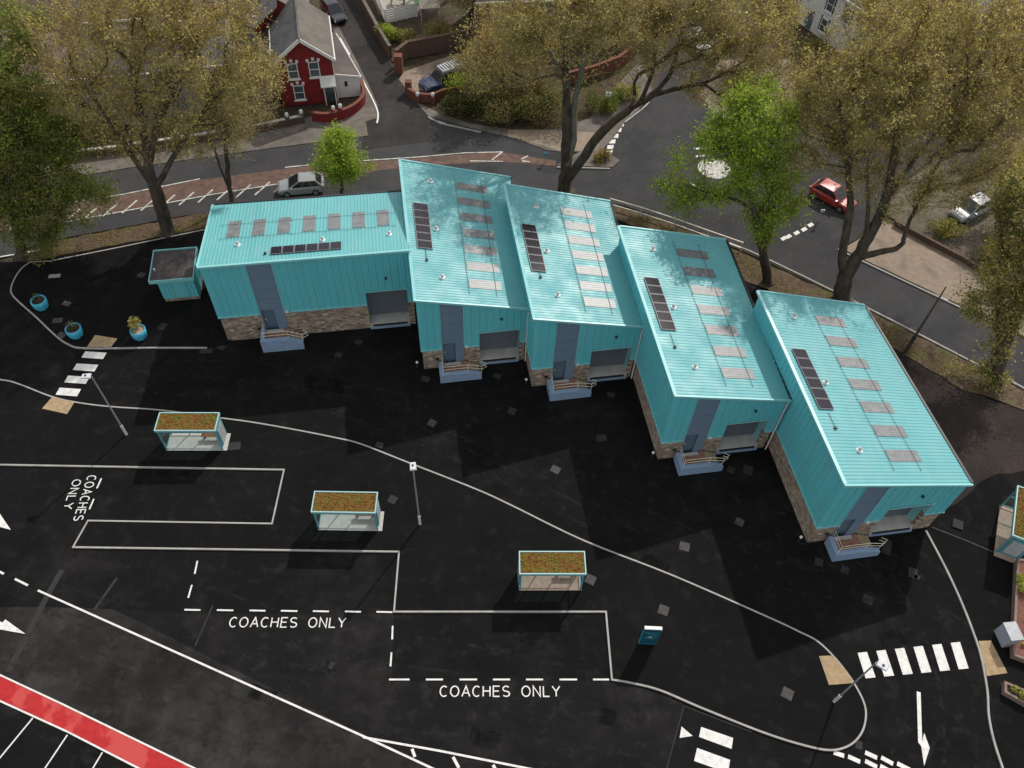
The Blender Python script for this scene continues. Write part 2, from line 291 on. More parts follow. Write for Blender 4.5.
# ------------------------------------------------------------------ mesh helpers
WARP = None   # the units are not quite square on plan: (W, D, du, dv) moves their back right corner
class MB:
    """collects faces, then links them as ONE mesh object"""
    def __init__(self): self.v = []; self.f = []; self.m = []
    def add(self, vs, fs, mi=0):
        o = len(self.v); self.v += [tuple(p) for p in vs]; self.f += [tuple(i + o for i in f) for f in fs]; self.m += [mi] * len(fs); return self
    def box(self, x0, x1, y0, y1, z0, z1, mi=0):
        vs = [(x0,y0,z0),(x1,y0,z0),(x1,y1,z0),(x0,y1,z0),(x0,y0,z1),(x1,y0,z1),(x1,y1,z1),(x0,y1,z1)]
        return self.add(vs, [(3,2,1,0),(4,5,6,7),(0,1,5,4),(1,2,6,5),(2,3,7,6),(3,0,4,7)], mi)
    def hexa(self, vs, mi=0):
        return self.add(vs, [(3,2,1,0),(4,5,6,7),(0,1,5,4),(1,2,6,5),(2,3,7,6),(3,0,4,7)], mi)
    def bar(self, a, b, w, h=None, mi=0, up=(0, 0, 1)):
        a = Vector(a); b = Vector(b); h = h or w; d = (b - a).normalized(); u = Vector(up)
        if abs(d.dot(u)) > 0.95: u = Vector((1, 0, 0))
        s = d.cross(u).normalized(); t = s.cross(d)
        q = [(-1,-1),(1,-1),(1,1),(-1,1)]
        return self.hexa([p + s * (i * w / 2) + t * (j * h / 2) for p in (a, b) for i, j in q], mi)
    def tube(self, pts, rs, n=6, mi=0, cap=True):
        pts = [Vector(p) for p in pts]
        if not hasattr(rs, '__len__'): rs = [rs] * len(pts)
        vs = []; fs = []
        for i, p in enumerate(pts):
            d = (pts[min(i+1, len(pts)-1)] - pts[max(i-1, 0)]).normalized()
            u = Vector((0, 0, 1)) if abs(d.z) < 0.9 else Vector((1, 0, 0))
            s = d.cross(u).normalized(); t = s.cross(d)
            for k in range(n):
                a = 2 * math.pi * k / n; vs.append(p + (s * math.cos(a) + t * math.sin(a)) * rs[i])
        for i in range(len(pts) - 1):
            for k in range(n):
                k2 = (k + 1) % n; fs.append((i*n+k, i*n+k2, (i+1)*n+k2, (i+1)*n+k))
        if cap: fs.append(tuple(range(n))[::-1]); fs.append(tuple((len(pts)-1)*n + k for k in range(n)))
        return self.add(vs, fs, mi)
    def lathe(self, prof, n=24, c=(0, 0), mi=0):
        vs = []; fs = []
        for r, z in prof:
            for k in range(n):
                a = 2*math.pi*k/n; vs.append((c[0] + r*math.cos(a), c[1] + r*math.sin(a), z))
        for i in range(len(prof)-1):
            for k in range(n):
                k2 = (k+1) % n; fs.append((i*n+k, i*n+k2, (i+1)*n+k2, (i+1)*n+k))
        return self.add(vs, fs, mi)
    def quad(self, a, b, c, d, mi=0): return self.add([a, b, c, d], [(0, 1, 2, 3)], mi)
    def poly(self, pts, z, mi=0):
        return self.add([(p[0], p[1], z) for p in pts], [tuple(range(len(pts)))], mi)
    def prism(self, pts, z0, z1, mi=0):
        n = len(pts); vs = [(p[0], p[1], z1) for p in pts] + [(p[0], p[1], z0) for p in pts]
        return self.add(vs, [tuple(range(n))] + [(i, i+n, (i+1) % n + n, (i+1) % n) for i in range(n)], mi)
    def strip(self, pts, w, z0, z1=None, mi=0, closed=False):
        """mitred ribbon along a plan polyline; with z1 a raised kerb"""
        P = [Vector((p[0], p[1])) for p in pts]; n = len(P); Ls = []; Rs = []
        for i in range(n):
            if closed: d1 = P[i] - P[i-1]; d2 = P[(i+1) % n] - P[i]
            else: d1 = P[i] - P[i-1] if i else P[1] - P[0]; d2 = P[i+1] - P[i] if i < n-1 else d1
            d1.normalize(); d2.normalize(); n1 = Vector((-d1.y, d1.x)); n2 = Vector((-d2.y, d2.x)); m = n1 + n2
            if m.length < 1e-4: m = n1.copy()
            m.normalize(); k = (w / 2) / max(0.4, m.dot(n1)); Ls.append(P[i] + m * k); Rs.append(P[i] - m * k)
        rg = range(n if closed else n - 1)
        zt = z0 if z1 is None else z1
        vs = [(p.x, p.y, zt) for p in Ls] + [(p.x, p.y, zt) for p in Rs]
        fs = [(i + n, (i+1) % n + n, (i+1) % n, i) for i in rg]
        if z1 is not None:
            vs += [(p.x, p.y, z0) for p in Ls] + [(p.x, p.y, z0) for p in Rs]
            fs += [(i, (i+1) % n, (i+1) % n + 2*n, i + 2*n) for i in rg] + [((i+1) % n + n, i + n, i + 3*n, (i+1) % n + 3*n) for i in rg]
            if not closed: fs += [(0, 2*n, 3*n, n), (n-1, 2*n-1, 4*n-1, 3*n-1)]
        return self.add(vs, fs, mi)
    def build(self, name, mats, parent=None, org=None, smooth=False, fix=True, label=None):
        if WARP:
            W_, D_, du_, dv_ = WARP; self.v = [(u + du_ * (u / W_) * (v / D_), v + dv_ * (u / W_) * (v / D_), z) for u, v, z in self.v]
        me = bpy.data.meshes.new(name)
        o3 = Vector(org) if org is not None else Vector((0, 0, 0))
        me.from_pydata([(v[0]-o3.x, v[1]-o3.y, v[2]-o3.z) for v in self.v], [], self.f)
        if isinstance(mats, str): mats = [mats]
        for m in mats: me.materials.append(MATS[m])
        me.polygons.foreach_set('material_index', self.m)
        if fix:
            bm = bmesh.new(); bm.from_mesh(me)
            bmesh.ops.triangulate(bm, faces=[f for f in bm.faces if len(f.verts) > 4])
            bmesh.ops.recalc_face_normals(bm, faces=bm.faces[:]); bm.to_mesh(me); bm.free()
        if smooth: me.polygons.foreach_set('use_smooth', [True] * len(me.polygons))
        o = bpy.data.objects.new(name, me); COL.objects.link(o)
        if parent is not None: o.parent = parent
        elif org is not None: o.location = o3
        if label: o['label'] = label
        return o

def tag(o, label, cat, group=None):
    o['label'] = label; o['category'] = cat
    if group: o['group'] = group
    return o
def thing(name, label, cat, loc, rz=0.0, group=None):
    o = bpy.data.objects.new(name, None); COL.objects.link(o); o.empty_display_size = 0.3
    o.location = loc; o.rotation_euler = (0, 0, rz); return tag(o, label, cat, group)
def structure(o, kind='structure'): o['kind'] = kind; return o
def dup(root, loc, rz, label, group=None):
    r = root.copy(); COL.objects.link(r); r.location = loc; r.rotation_euler = (0, 0, rz); r['label'] = label
    if group: r['group'] = group
    for ch in list(root.children):
        c = ch.copy(); COL.objects.link(c); c.parent = r
        for g in list(ch.children):
            d = g.copy(); COL.objects.link(d); d.parent = c
    return r
def sheet(name, pts, z, m, z0=None):
    """a ground surface; with z0 a raised slab"""
    mb = MB()
    if z0 is None: mb.poly(pts, z)
    else: mb.prism(pts, z0, z)
    o = mb.build(name, m); structure(o)
    for p in o.data.polygons:
        pass
    return o

# ================================================================== THE SETTING
sheet('ground', [(-1500, -1500), (1500, -1500), (1500, 1500), (-1500, 1500)], -0.12, 'earth')
# coach station tarmac, one big sheet
near_edge = [('w', -46, 43), (0, 262), (30, 262), (50, 258), (210, 228), ('w', -10, 56.6), ('w', 0, 57.6), (612, 212), (640, 222), (713, 250), (748, 262), (864, 318), (975, 378), (1024, 402), ('w', 62, 20)]
pe = ats(near_edge)
sheet('coach_yard', pe + [Vector((62, -20, 0)), Vector((-60, -20, 0)), Vector((-60, 43, 0))], 0.0, 'station_asphalt', -0.1)
# main road
N_edge = [('w', -75, 22), ('w', -50, 42.5), (0, 258), (50, 241), (130, 226), (210, 212), ('w', -10, 58.4), ('w', 0, 59.2), (610, 203), (640, 211), (713, 237), (748, 249), (864, 306), (975, 363), (1024, 388), ('w', 70, 12)]
F_edge = [('w', 76, 17), ('w', 52, 34.5), (990, 322), (868, 263), (836, 248), (820, 225), (800, 190), (640, 120), (600, 128), (592, 150), (560, 152), (512, 137), (481, 132), (428, 117), (370, 135), (290, 146), (130, 168), (0, 190), ('w', -75, 42)]
sheet('main_road', spline(ats(N_edge), 4) + spline(ats(F_edge), 4), 0.004, 'road_asphalt', -0.1)
sheet('north_road', spline(ats([(590, 168), (608, 152), (625, 124), (648, 103), (656, 86), (668, 50), (672, 20), (660, -30)]), 4) + spline(ats([(715, -30), (728, 20), (712, 62), (706, 97), (724, 118), (760, 150), (790, 220), (640, 200)]), 4), 0.008, 'road_asphalt', -0.1)
sheet('east_road', ats([(770, 205), (800, 234), (836, 250), (856, 240), (878, 214), (905, 180), (955, 142), (1024, 104), ('w', 75, 78), ('w', 75, 92), (1024, 62), (900, 92), (800, 118), (735, 125)]), 0.012, 'road_asphalt', -0.1)
sheet('side_street', ats([(362, 150), (364, 122), (366, 97), (357, 70), (340, 36), (326, 8), (305, -40), (335, -40), (352, 0), (372, 32), (394, 70), (410, 96), (428, 112), (440, 140)]), 0.016, 'side_asphalt', -0.1)
# pavements and open ground beyond the road
sheet('west_pavement', ats([(0, 190), (130, 168), (290, 146), (368, 136), (366, 122), (378, 118), (376, 108), (366, 100), (330, 112), (270, 128), (120, 152), (0, 172)]), 0.06, 'grey_paving', -0.1)
sheet('street_pavement', ats([(376, 118), (378, 106), (368, 84), (352, 52), (335, 20), (330, 24), (346, 58), (360, 84), (366, 104)]), 0.065, 'grey_paving', -0.1)
sheet('corner_pavement', spline(ats([(428, 116), (481, 131), (512, 138), (545, 150)]), 3) + ats([(560, 152), (600, 152), (612, 140), (625, 122), (645, 104), (652, 90), (640, 60), (618, 85), (590, 118), (560, 130), (512, 130), (470, 124), (440, 114), (414, 101)]), 0.06, 'grey_paving', -0.1)
sheet('buff_pavement', ats([(508, 137), (560, 151), (598, 152), (600, 133), (560, 131), (508, 130)]), 0.066, 'tan_paving', -0.1)
sheet('tan_pavement', ats([(842, 249), (868, 262), (990, 319), ('w', 52, 34), ('w', 52, 40), (1000, 285), (966, 264), (894, 226), (876, 219), (862, 238)]), 0.06, 'tan_paving', -0.1)
sheet('splitter_island', ats([(557, 166), (612, 168), (620, 161), (606, 153), (580, 152)]), 0.1, 'grey_paving', -0.1)
sheet('gravel_drive', ats([(882, 212), (912, 178), (958, 146), (1024, 150), ('w', 60, 60), ('w', 56, 48), (1024, 262), (966, 258), (900, 222)]), 0.03, 'gravel', -0.1)
sheet('driveway', ats([(399, 80), (404, 72), (462, 52), (476, 70), (462, 88), (442, 92), (412, 96)]), 0.05, 'tan_paving', -0.1)
sheet('junction_pavement', ats([(700, 97), (722, 118), (760, 132), (800, 116), (790, 60), (720, 60)]), 0.06, 'tan_paving', -0.1)
# earth verges with a soft ragged edge
def ragged(pts, amp, step=0.8, seed=1, edges=None):
    r = random.Random(seed); out = []; n = len(pts)
    for i in range(n):
        a = pts[i]; b = pts[(i+1) % n]; d = b - a; k = max(1, int(d.length / step)); nn = Vector((-d.y, d.x, 0)).normalized()
        for j in range(k):
            out.append(a + d * (j / k) + nn * r.uniform(-amp, amp))
    return out
sheet('west_verge', ragged(ats([(33, 261), (50, 242), (130, 228), (213, 212), ('w', -10, 58), ('w', 0, 58.8), ('w', 0, 57.9), ('w', -10, 56.9), (212, 227)]), 0.1, 0.7, 3), 0.08, 'verge_earth', -0.1)
sheet('east_verge', ragged(ats([('w', 0, 58.8), (611, 205), (640, 214), (713, 241), (864, 309), (975, 366), (1024, 392), ('w', 60, 19), ('w', 56, 19), (1024, 410), (960, 388), (900, 352), (862, 330), (742, 280), (700, 254), (608, 216), ('w', 0, 57.8)]), 0.12, 0.7, 4), 0.08, 'verge_earth', -0.1)
sheet('worn_apron', ragged(ats([(700, 255), (742, 281), (862, 331), (900, 352), (960, 388), (1024, 412), ('w', 52, 24), ('w', 52, 22), (1024, 470), (985, 478), (972, 492), (930, 520), (926, 480), (868, 310), (760, 292)]), 0.1, 0.8, 5), 0.02, 'worn_tarmac')

# raised coach platform between the two kerb lines
plat_s = spline(ats([('w', -60, 27.5), (-60, 372), (0, 379.5), (19, 384), (50, 396), (75, 402), (110, 406.5), (160, 410), (222, 418), (256, 422.7), (300, 430.5), (336, 437.7), (361, 444), (411, 463.5), (476, 489), (512, 505.5), (584, 540.5), (672, 575), (768, 617), (800, 632), (818, 641.5), (836, 659), (852, 680), (863, 700), (866, 715), (862, 732), (850, 745), (830, 750), (800, 744), (760, 731), (700, 707), (660, 690), (630, 682.5), (612, 679.5)], 0.1), 5)
bay = ats([(606, 611.5), (394, 611.5), (399, 551.5), (73, 547), (88, 520.5), (272, 523.5), (284, 469.5), (0, 464.5), ('w', -60, 26.2)], 0.1)
platform_line = plat_s + bay
sheet('coach_platform', platform_line, 0.1, 'platform_asphalt', -0.05)
mb = MB(); mb.strip(platform_line[6:-1], 0.105, 0.0, 0.106)
structure(mb.build('platform_kerb', 'kerb_stone'))
# footway with planters on the left
pen_k = spline(ats([(207, 347.5), (150, 347.5), (85, 348), (68, 344), (55, 335), (35, 316), (14, 297), (11, 288), (16, 276), (22, 268), (30, 262)], 0.1), 4) + ats([(50, 261), (120, 247), (212, 228)], 0.1)
sheet('footway', pen_k + [Vector((-21, 48, 0.1)), Vector((-20.6, 41, 0.1)), at(226, 343, 0.1)], 0.1, 'platform_asphalt', -0.05)
mb = MB(); mb.strip(pen_k, 0.11, 0.0, 0.106); structure(mb.build('footway_kerb', 'kerb_stone'))
# footway on the right
right_k = spline(ats([(926, 530), (945, 566), (960, 598), (972, 628), (981, 655), (987.5, 690), (989, 715), (994, 740), (1003, 768), (1014, 800), (1030, 850)], 0.1), 5)
sheet('garden_footway', right_k + [Vector((45, -4, 0.1)), Vector((45, 26, 0.1)), at(1005, 557, 0.1), at(932, 527, 0.1)], 0.1, 'platform_asphalt', -0.05)
mb = MB(); mb.strip(right_k, 0.11, 0.0, 0.106); structure(mb.build('garden_kerb', 'kerb_stone'))
mb = MB(); mb.strip(ats([(932, 527), (970, 542), (1000, 555)], 0.1), 0.07, 0.0, 0.104); structure(mb.build('garden_edging', 'cover_pale'))
# kerbs along the road
mb = MB(); mb.strip(spline(ats([(700, 234), (748, 250), (864, 306), (975, 363), (1024, 388), ('w', 60, 19.6)], 0.1), 4), 0.14, 0.0, 0.12)
structure(mb.build('road_kerb', 'kerb_stone'))
mb = MB()
mb.strip(spline(ats([(625, 122), (638, 112), (648, 103), (654, 90)], 0.1), 4), 0.16, 0, 0.12)
mb.strip(ats([(428, 116.5), (440, 123), (481, 132)], 0.1), 0.15, 0, 0.11)
mb.strip(ats([(838, 249), (868, 263.5), (990, 321)], 0.1), 0.14, 0, 0.11)
mb.strip(ats([(557, 167), (610, 168.5)], 0.1), 0.14, 0, 0.12)
structure(mb.build('far_kerb', 'kerb_stone'))
mb = MB(); mb.strip(spline(ats([(377, 123), (378, 113), (373, 100), (362, 79)], 0.1), 4), 0.14, 0.0, 0.12)
mb.strip(ats([(350, 55), (340, 38)], 0.1), 0.14, 0.0, 0.12); structure(mb.build('street_kerb', 'white_plastic'))
# tactile paving
mb = MB()
mb.poly(ats([(52, 397), (74.5, 402), (67, 414), (42, 408.5)], 0.108), 0.108); mb.poly(ats([(95, 335), (117.5, 338.5), (111, 347), (87, 347)], 0.108), 0.108)
mb.poly(ats([(819, 656), (832, 655.5), (847, 671), (853, 683), (829, 685)], 0.108), 0.108); mb.poly(ats([(978.5, 641), (991, 640.5), (1007.5, 673), (987, 676)], 0.108), 0.108)
structure(mb.build('tactile_paving', 'tactile'))
sheet('through_lane', ats([(-60, 607), (40, 607), (112, 609), (240, 668), (365, 735), (440, 772), (225, 785), (130, 739), (60, 705), (0, 677), (-60, 650)]), 0.003, 'lane_asphalt')
sheet('bay_apron', ats([(114, 609), (183, 613), (394, 614), (392, 681), (606, 681), (640, 687), (684, 704), (664, 790), (443, 772), (366, 736)]), 0.0035, 'apron_asphalt')
# old patches and joints in the tarmac
mb = MB(); mb.poly(ats([(684, 706), (752, 732), (742, 775), (668, 775)]), 0.006)
structure(mb.build('tarmac_patch', 'patch_asphalt'))
mb = MB()
for pts, w in (([(117, 578), (94, 610)], 0.16), ([(213, 605), (195, 646)], 0.09), ([(62, 570), (45, 600), (8, 672)], 0.35)):
    mb.strip(ats(pts), w, 0.0055)
structure(mb.build('tarmac_joint', 'cover_iron'))
mb = MB(); mb.strip(ats([(684, 706), (664, 778)]), 0.06, 0.009); mb.strip(ats([(684, 706), (752, 732)]), 0.06, 0.0095)
structure(mb.build('tarmac_seam', 'cover_iron'))

mb = MB()
def track(pts, z, w=.2, gauge=1.75):
    P = spline(ats(pts), 8); A_, B_ = [], []
    for i, p in enumerate(P):
        d = (P[min(i+1, len(P)-1)] - P[max(i-1, 0)]).normalized(); nn = Vector((-d.y, d.x, 0)); A_.append(p + nn * gauge / 2); B_.append(p - nn * gauge / 2)
    mb.strip(A_, w, z); mb.strip(B_, w, z + .0004)
for i, pts in enumerate(([(-20, 600), (120, 650), (300, 720), (470, 780)], [(-20, 640), (90, 668), (250, 722), (400, 790)], [(-10, 400), (110, 425), (250, 455), (330, 490)] if 0 else [(60, 600), (190, 648), (330, 690), (520, 720), (640, 740)],
        [(120, 372), (260, 372), (380, 400), (520, 462), (640, 520), (780, 575), (900, 590)], [(0, 350), (130, 380), (300, 395), (450, 445), (600, 520)], [(905, 770), (925, 700), (905, 620), (860, 570), (770, 520)], [(960, 770), (955, 690), (925, 610), (880, 560), (700, 500)], [(640, 745), (720, 770)], [(200, 600), (330, 640), (470, 660), (600, 690)])):
    track(pts, .0065 + .001 * i)
structure(mb.build('tyre_marks', 'tyre_film'))
mb = MB()
for (x0, y0, x1, y1, w_) in ((330, 660, 332, 672, .5), (470, 735, 500, 742, .9), (250, 690, 275, 699, .8), (600, 715, 625, 722, .9), (520, 640, 545, 641, 1.0), (150, 470, 190, 471, .8), (640, 560, 668, 572, 1.2), (300, 380, 345, 388, 1.1), (880, 640, 905, 636, .9)): mb.strip(ats([(x0, y0), (x1, y1)]), w_, .0178)
structure(mb.build('oil_stains', 'oil_film'))
# ---- painted markings
Z1 = 0.024
mb = MB(); w = 0.12
mb.strip(ats([(38, 590.5), (365, 737), (440, 772), (520, 815)]), 0.115, Z1); mb.strip(ats([(363, 737.3), (440, 751), (540, 771), (640, 792), (760, 830)]), 0.115, Z1 + 0.002)
mb.strip(ats([(15, 579), (28, 585.5)]), 0.13, Z1); mb.strip(ats([(-8, 568), (4, 574)]), 0.13, Z1)
for a, b in (((412, 749), (415, 757)), ((453, 757), (459, 768)), ((493, 765), (497, 772))): mb.strip(ats([a, b]), 0.16, Z1)
structure(mb.build('lane_line', 'white_paint'))
mb = MB()
for x0, x1 in ((184.5, 200.5), (217, 233.5), (249.5, 265.5), (281, 297.5), (313, 329), (345, 361), (376.5, 392.5)): mb.strip(ats([(x0, 609.8 + (x0-184)*0.011), (x1, 610 + (x1-184)*0.011)]), 0.1, Z1)
for a, b in (((197.5, 561), (194.8, 574)), ((192, 585), (188.3, 598)), ((392.7, 626), (392.2, 639.5)), ((391.5, 652.5), (390.5, 666.5))): mb.strip(ats([a, b]), 0.1, Z1)
for x0, x1 in ((389, 409.5), (426, 443), (459.5, 477), (493, 510), (526, 543), (559.5, 577), (593, 609)): mb.strip(ats([(x0, 679.6), (x1, 679.6)]), 0.1, Z1)
for a, b in (((101.5, 478.5), (97, 488.5)), ((94, 499), (89.5, 509.5))): mb.strip(ats([a, b]), 0.1, Z1)
structure(mb.build('bay_dashes', 'white_paint'))
# zebra crossings
mb = MB()
for k in range(6):
    x = 857.5 + 18.6 * k; y = 653 - 2.0 * k
    mb.poly(ats([(x, y), (x + 9.3, y - 1), (x + 18.0, y + 24.5 + 0.2 * k), (x + 8.0, y + 25.5 + 0.2 * k)]), Z1)
for k in range(4):
    x = 85.5 - 8.6 * k; y = 351.5 + 12.1 * k
    mb.poly(ats([(x, y), (x + 21.5, y + 1.4), (x + 17.5, y + 7.8 + 0.3 * k), (x - 4.0, y + 6.2 + 0.3 * k)]), Z1)
structure(mb.build('zebra_crossing', 'white_paint'))
# arrows, triangles, blocks
mb = MB()
mb.poly(ats([(-4, 508), (11, 530), (-4, 526)]), Z1)
mb.poly(ats([(-3, 629), (5.5, 619.5), (25.5, 634)]), Z1); mb.strip(ats([(-20, 615), (2, 624.5)]), 0.2, Z1 + 0.002)
mb.strip(ats([(918.5, 692), (920, 742), (924.5, 748)]), 0.22, Z1)
mb.poly(ats([(921, 746), (924, 733), (929.5, 748), (924, 766)]), Z1 + 0.002)
mb.poly(ats([(681.5, 726.5), (692.5, 736), (679.5, 738)]), Z1)
mb.poly(ats([(701, 727), (733, 738), (731.5, 749), (699, 737)]), Z1); mb.poly(ats([(697, 748), (730, 760), (728, 773), (694, 761)]), Z1)
for x0, y0, x1, y1 in ((833.5, 752.5, 844, 756), (848, 756.5, 860, 762), (865, 761, 877, 767), (865, 752.5, 877, 758), (881, 757.5, 893, 764), (897, 763.5, 910, 770), (880, 766, 893, 773)):
    mb.strip(ats([(x0, y0), (x1, y1)]), 0.24, Z1)
structure(mb.build('road_arrows', 'white_paint'))
# red lane and parking bays in the bottom left corner
ra = ats([(-40, 660), (0, 675), (60, 703), (130, 737), (200, 771), (225, 783)]); rb = ats([(170, 783), (140, 769), (68, 732), (0, 701), (-40, 686)])
mb = MB(); mb.poly(ra + rb, 0.01); structure(mb.build('red_lane', 'red_surface'))
mb = MB(); mb.strip(ra, 0.09, Z1); mb.strip(rb, 0.09, Z1)
for a, b in (((33, 718), (-14, 775)), ((67.5, 735), (42, 773)), ((102.5, 752.5), (89, 775))): mb.strip(ats([a, b]), 0.08, Z1 - 0.001)
structure(mb.build('bay_lines', 'white_paint'))
# road markings beyond the buildings
ZR = 0.02
mb = MB(); mb.poly(ats([(-30, 222), (0, 213), (60, 205), (120, 196), (200, 180), (300, 167), (420, 158), (500, 152), (556, 161), (556, 166), (500, 162), (420, 166), (300, 180), (215, 193), (120, 211), (60, 222), (0, 234), (-30, 243)]), ZR)
structure(mb.build('red_hatch', 'red_hatch'))
mb = MB()
for pts in ([(0, 212), (60, 204), (120, 195), (200, 179)], [(285, 167.5), (330, 163), (420, 157), (465, 153)], [(465, 153), (503, 152)], [(60, 223), (120, 212), (215, 194), (310, 179)], [(470, 161), (503, 161.5)]):
    mb.strip(ats(pts), 0.13, ZR + 0.004)
for k in range(15):
    x = 8 + 19.0 * k; y = 231 - 3.05 * k + 0.022 * k * k
    mb.strip(ats([(x, y), (x + 15, y - 13.0)]), 0.16, ZR + 0.007)
for a, b in (((492, 160), (502, 152.5)), ((521, 159.5), (528, 156)), ((522, 161), (530, 162)), ((430, 119), (446, 124))): mb.strip(ats([a, b]), 0.15, ZR + 0.007)
structure(mb.build('hatch_lines', 'worn_paint'))
mb = MB()
for x, y in ((621, 124.5), (618.5, 130), (615.5, 136), (612.5, 141.5), (610.5, 147), (609.5, 152)):
    mb.poly(ats([(x - 3, y - 1.8), (x + 3.2, y - 2.2), (x + 2.6, y + 1.8), (x - 3.5, y + 2)], 0.02), ZR)
for x, y in ((783, 238.5), (788, 236.5), (796, 233), (803.5, 229.5), (810, 225)):
    mb.poly(ats([(x - 3, y), (x + 1.5, y - 2.6), (x + 4.2, y), (x - 0.3, y + 2.6)]), ZR)
for x, y in ((709, 100), (711.5, 105), (714, 110), (717.5, 114)):
    mb.poly(ats([(x - 3.5, y - 1), (x + 4, y - 2.2), (x + 5, y + 2), (x - 2.5, y + 3)]), ZR)
mb.strip(ats([(694, 149), (711, 148)]), 0.28, ZR); mb.strip(ats([(696, 156.5), (712, 155)]), 0.28, ZR); mb.strip(ats([(690, 183), (703, 190)]), 0.15, ZR)
for a, b in (((852, 250), (858, 252)), ((857, 248), (884, 267)), ((887, 266), (892.5, 265.5)), ((902, 276), (948, 300)), ((970, 310), (990, 321))): mb.strip(ats([a, b]), 0.12, ZR)
mb.strip(ats([(0, 257), (40, 250)]), 0.14, ZR)
structure(mb.build('give_way_marks', 'white_paint'))
mb = MB(); c = at(714, 168.5); mb.poly([c + Vector((1.5 * math.cos(a), 1.5 * math.sin(a), 0)) for a in np.linspace(0, 2 * math.pi, 28, endpoint=False)], ZR + 0.004)
structure(mb.build('roundabout_disc', 'worn_paint'))

# ---- lettering: COACHES ONLY, three times
def arc(cx, cy, rx, ry, a0, a1, n=10): return [(cx + rx * math.cos(rad(a0 + (a1 - a0) * i / n)), cy + ry * math.sin(rad(a0 + (a1 - a0) * i / n))) for i in range(n + 1)]
GLY = {'C': [arc(.34, .5, .34, .5, 50, 310, 14)], 'O': [arc(.36, .5, .36, .5, 0, 360, 20)], 'A': [[(0, 0), (.34, 1), (.68, 0)], [(.13, .34), (.55, .34)]],
       'H': [[(0, 0), (0, 1)], [(.6, 0), (.6, 1)], [(0, .52), (.6, .52)]], 'E': [[(.55, 0), (0, 0), (0, 1), (.55, 1)], [(0, .52), (.48, .52)]],
       'S': [arc(.3, .75, .28, .25, 35, 270, 9) + arc(.3, .25, .3, .25, 90, -145, 9)[1:]], 'N': [[(0, 0), (0, 1), (.6, 0), (.6, 1)]], 'L': [[(0, 1), (0, 0), (.52, 0)]], 'Y': [[(0, 1), (.33, .48), (.66, 1)], [(.33, .48), (.33, 0)]]}
ADV = {'C': .64, 'O': .74, 'A': .68, 'H': .62, 'E': .56, 'S': .6, 'N': .62, 'L': .52, 'Y': .66, ' ': .55}
def lettering(text, o, xd, yd, length, height, sw, z):
    xd = xd.normalized(); yd = yd.normalized(); tot = sum(ADV[c] + .27 for c in text) - .27; sx = length / tot; mb = MB(); x = 0
    for ch in text:
        for i, st in enumerate(GLY.get(ch, [])):
            P = [o + xd * ((x + a) * sx) + yd * (b * height) for a, b in st]
            closed = ch == 'O'
            mb.strip(P[:-1] if closed else P, sw, z + 0.0015 * i, closed=closed)
        x += ADV[ch] + .27
    return structure(mb.build('road_lettering', 'white_paint'))
a, b = at(229, 627), at(345, 627.5); lettering('COACHES ONLY', a, b - a, Vector((-(b-a).y, (b-a).x, 0)), (b - a).length, 0.58, 0.07, Z1)
a, b = at(440, 696.5), at(560, 696.5); lettering('COACHES ONLY', a, b - a, Vector((-(b-a).y, (b-a).x, 0)), (b - a).length, 0.57, 0.07, Z1)
a, b = at(88, 476), at(73.5, 520.5); d = b - a; lettering('COACHES', a, d, Vector((-d.y, d.x, 0)), d.length, 0.56, 0.068, Z1)
a, b = at(73.5, 480), at(63.5, 509); d = b - a; lettering('ONLY', a, d, Vector((-d.y, d.x, 0)), d.length, 0.52, 0.068, Z1)

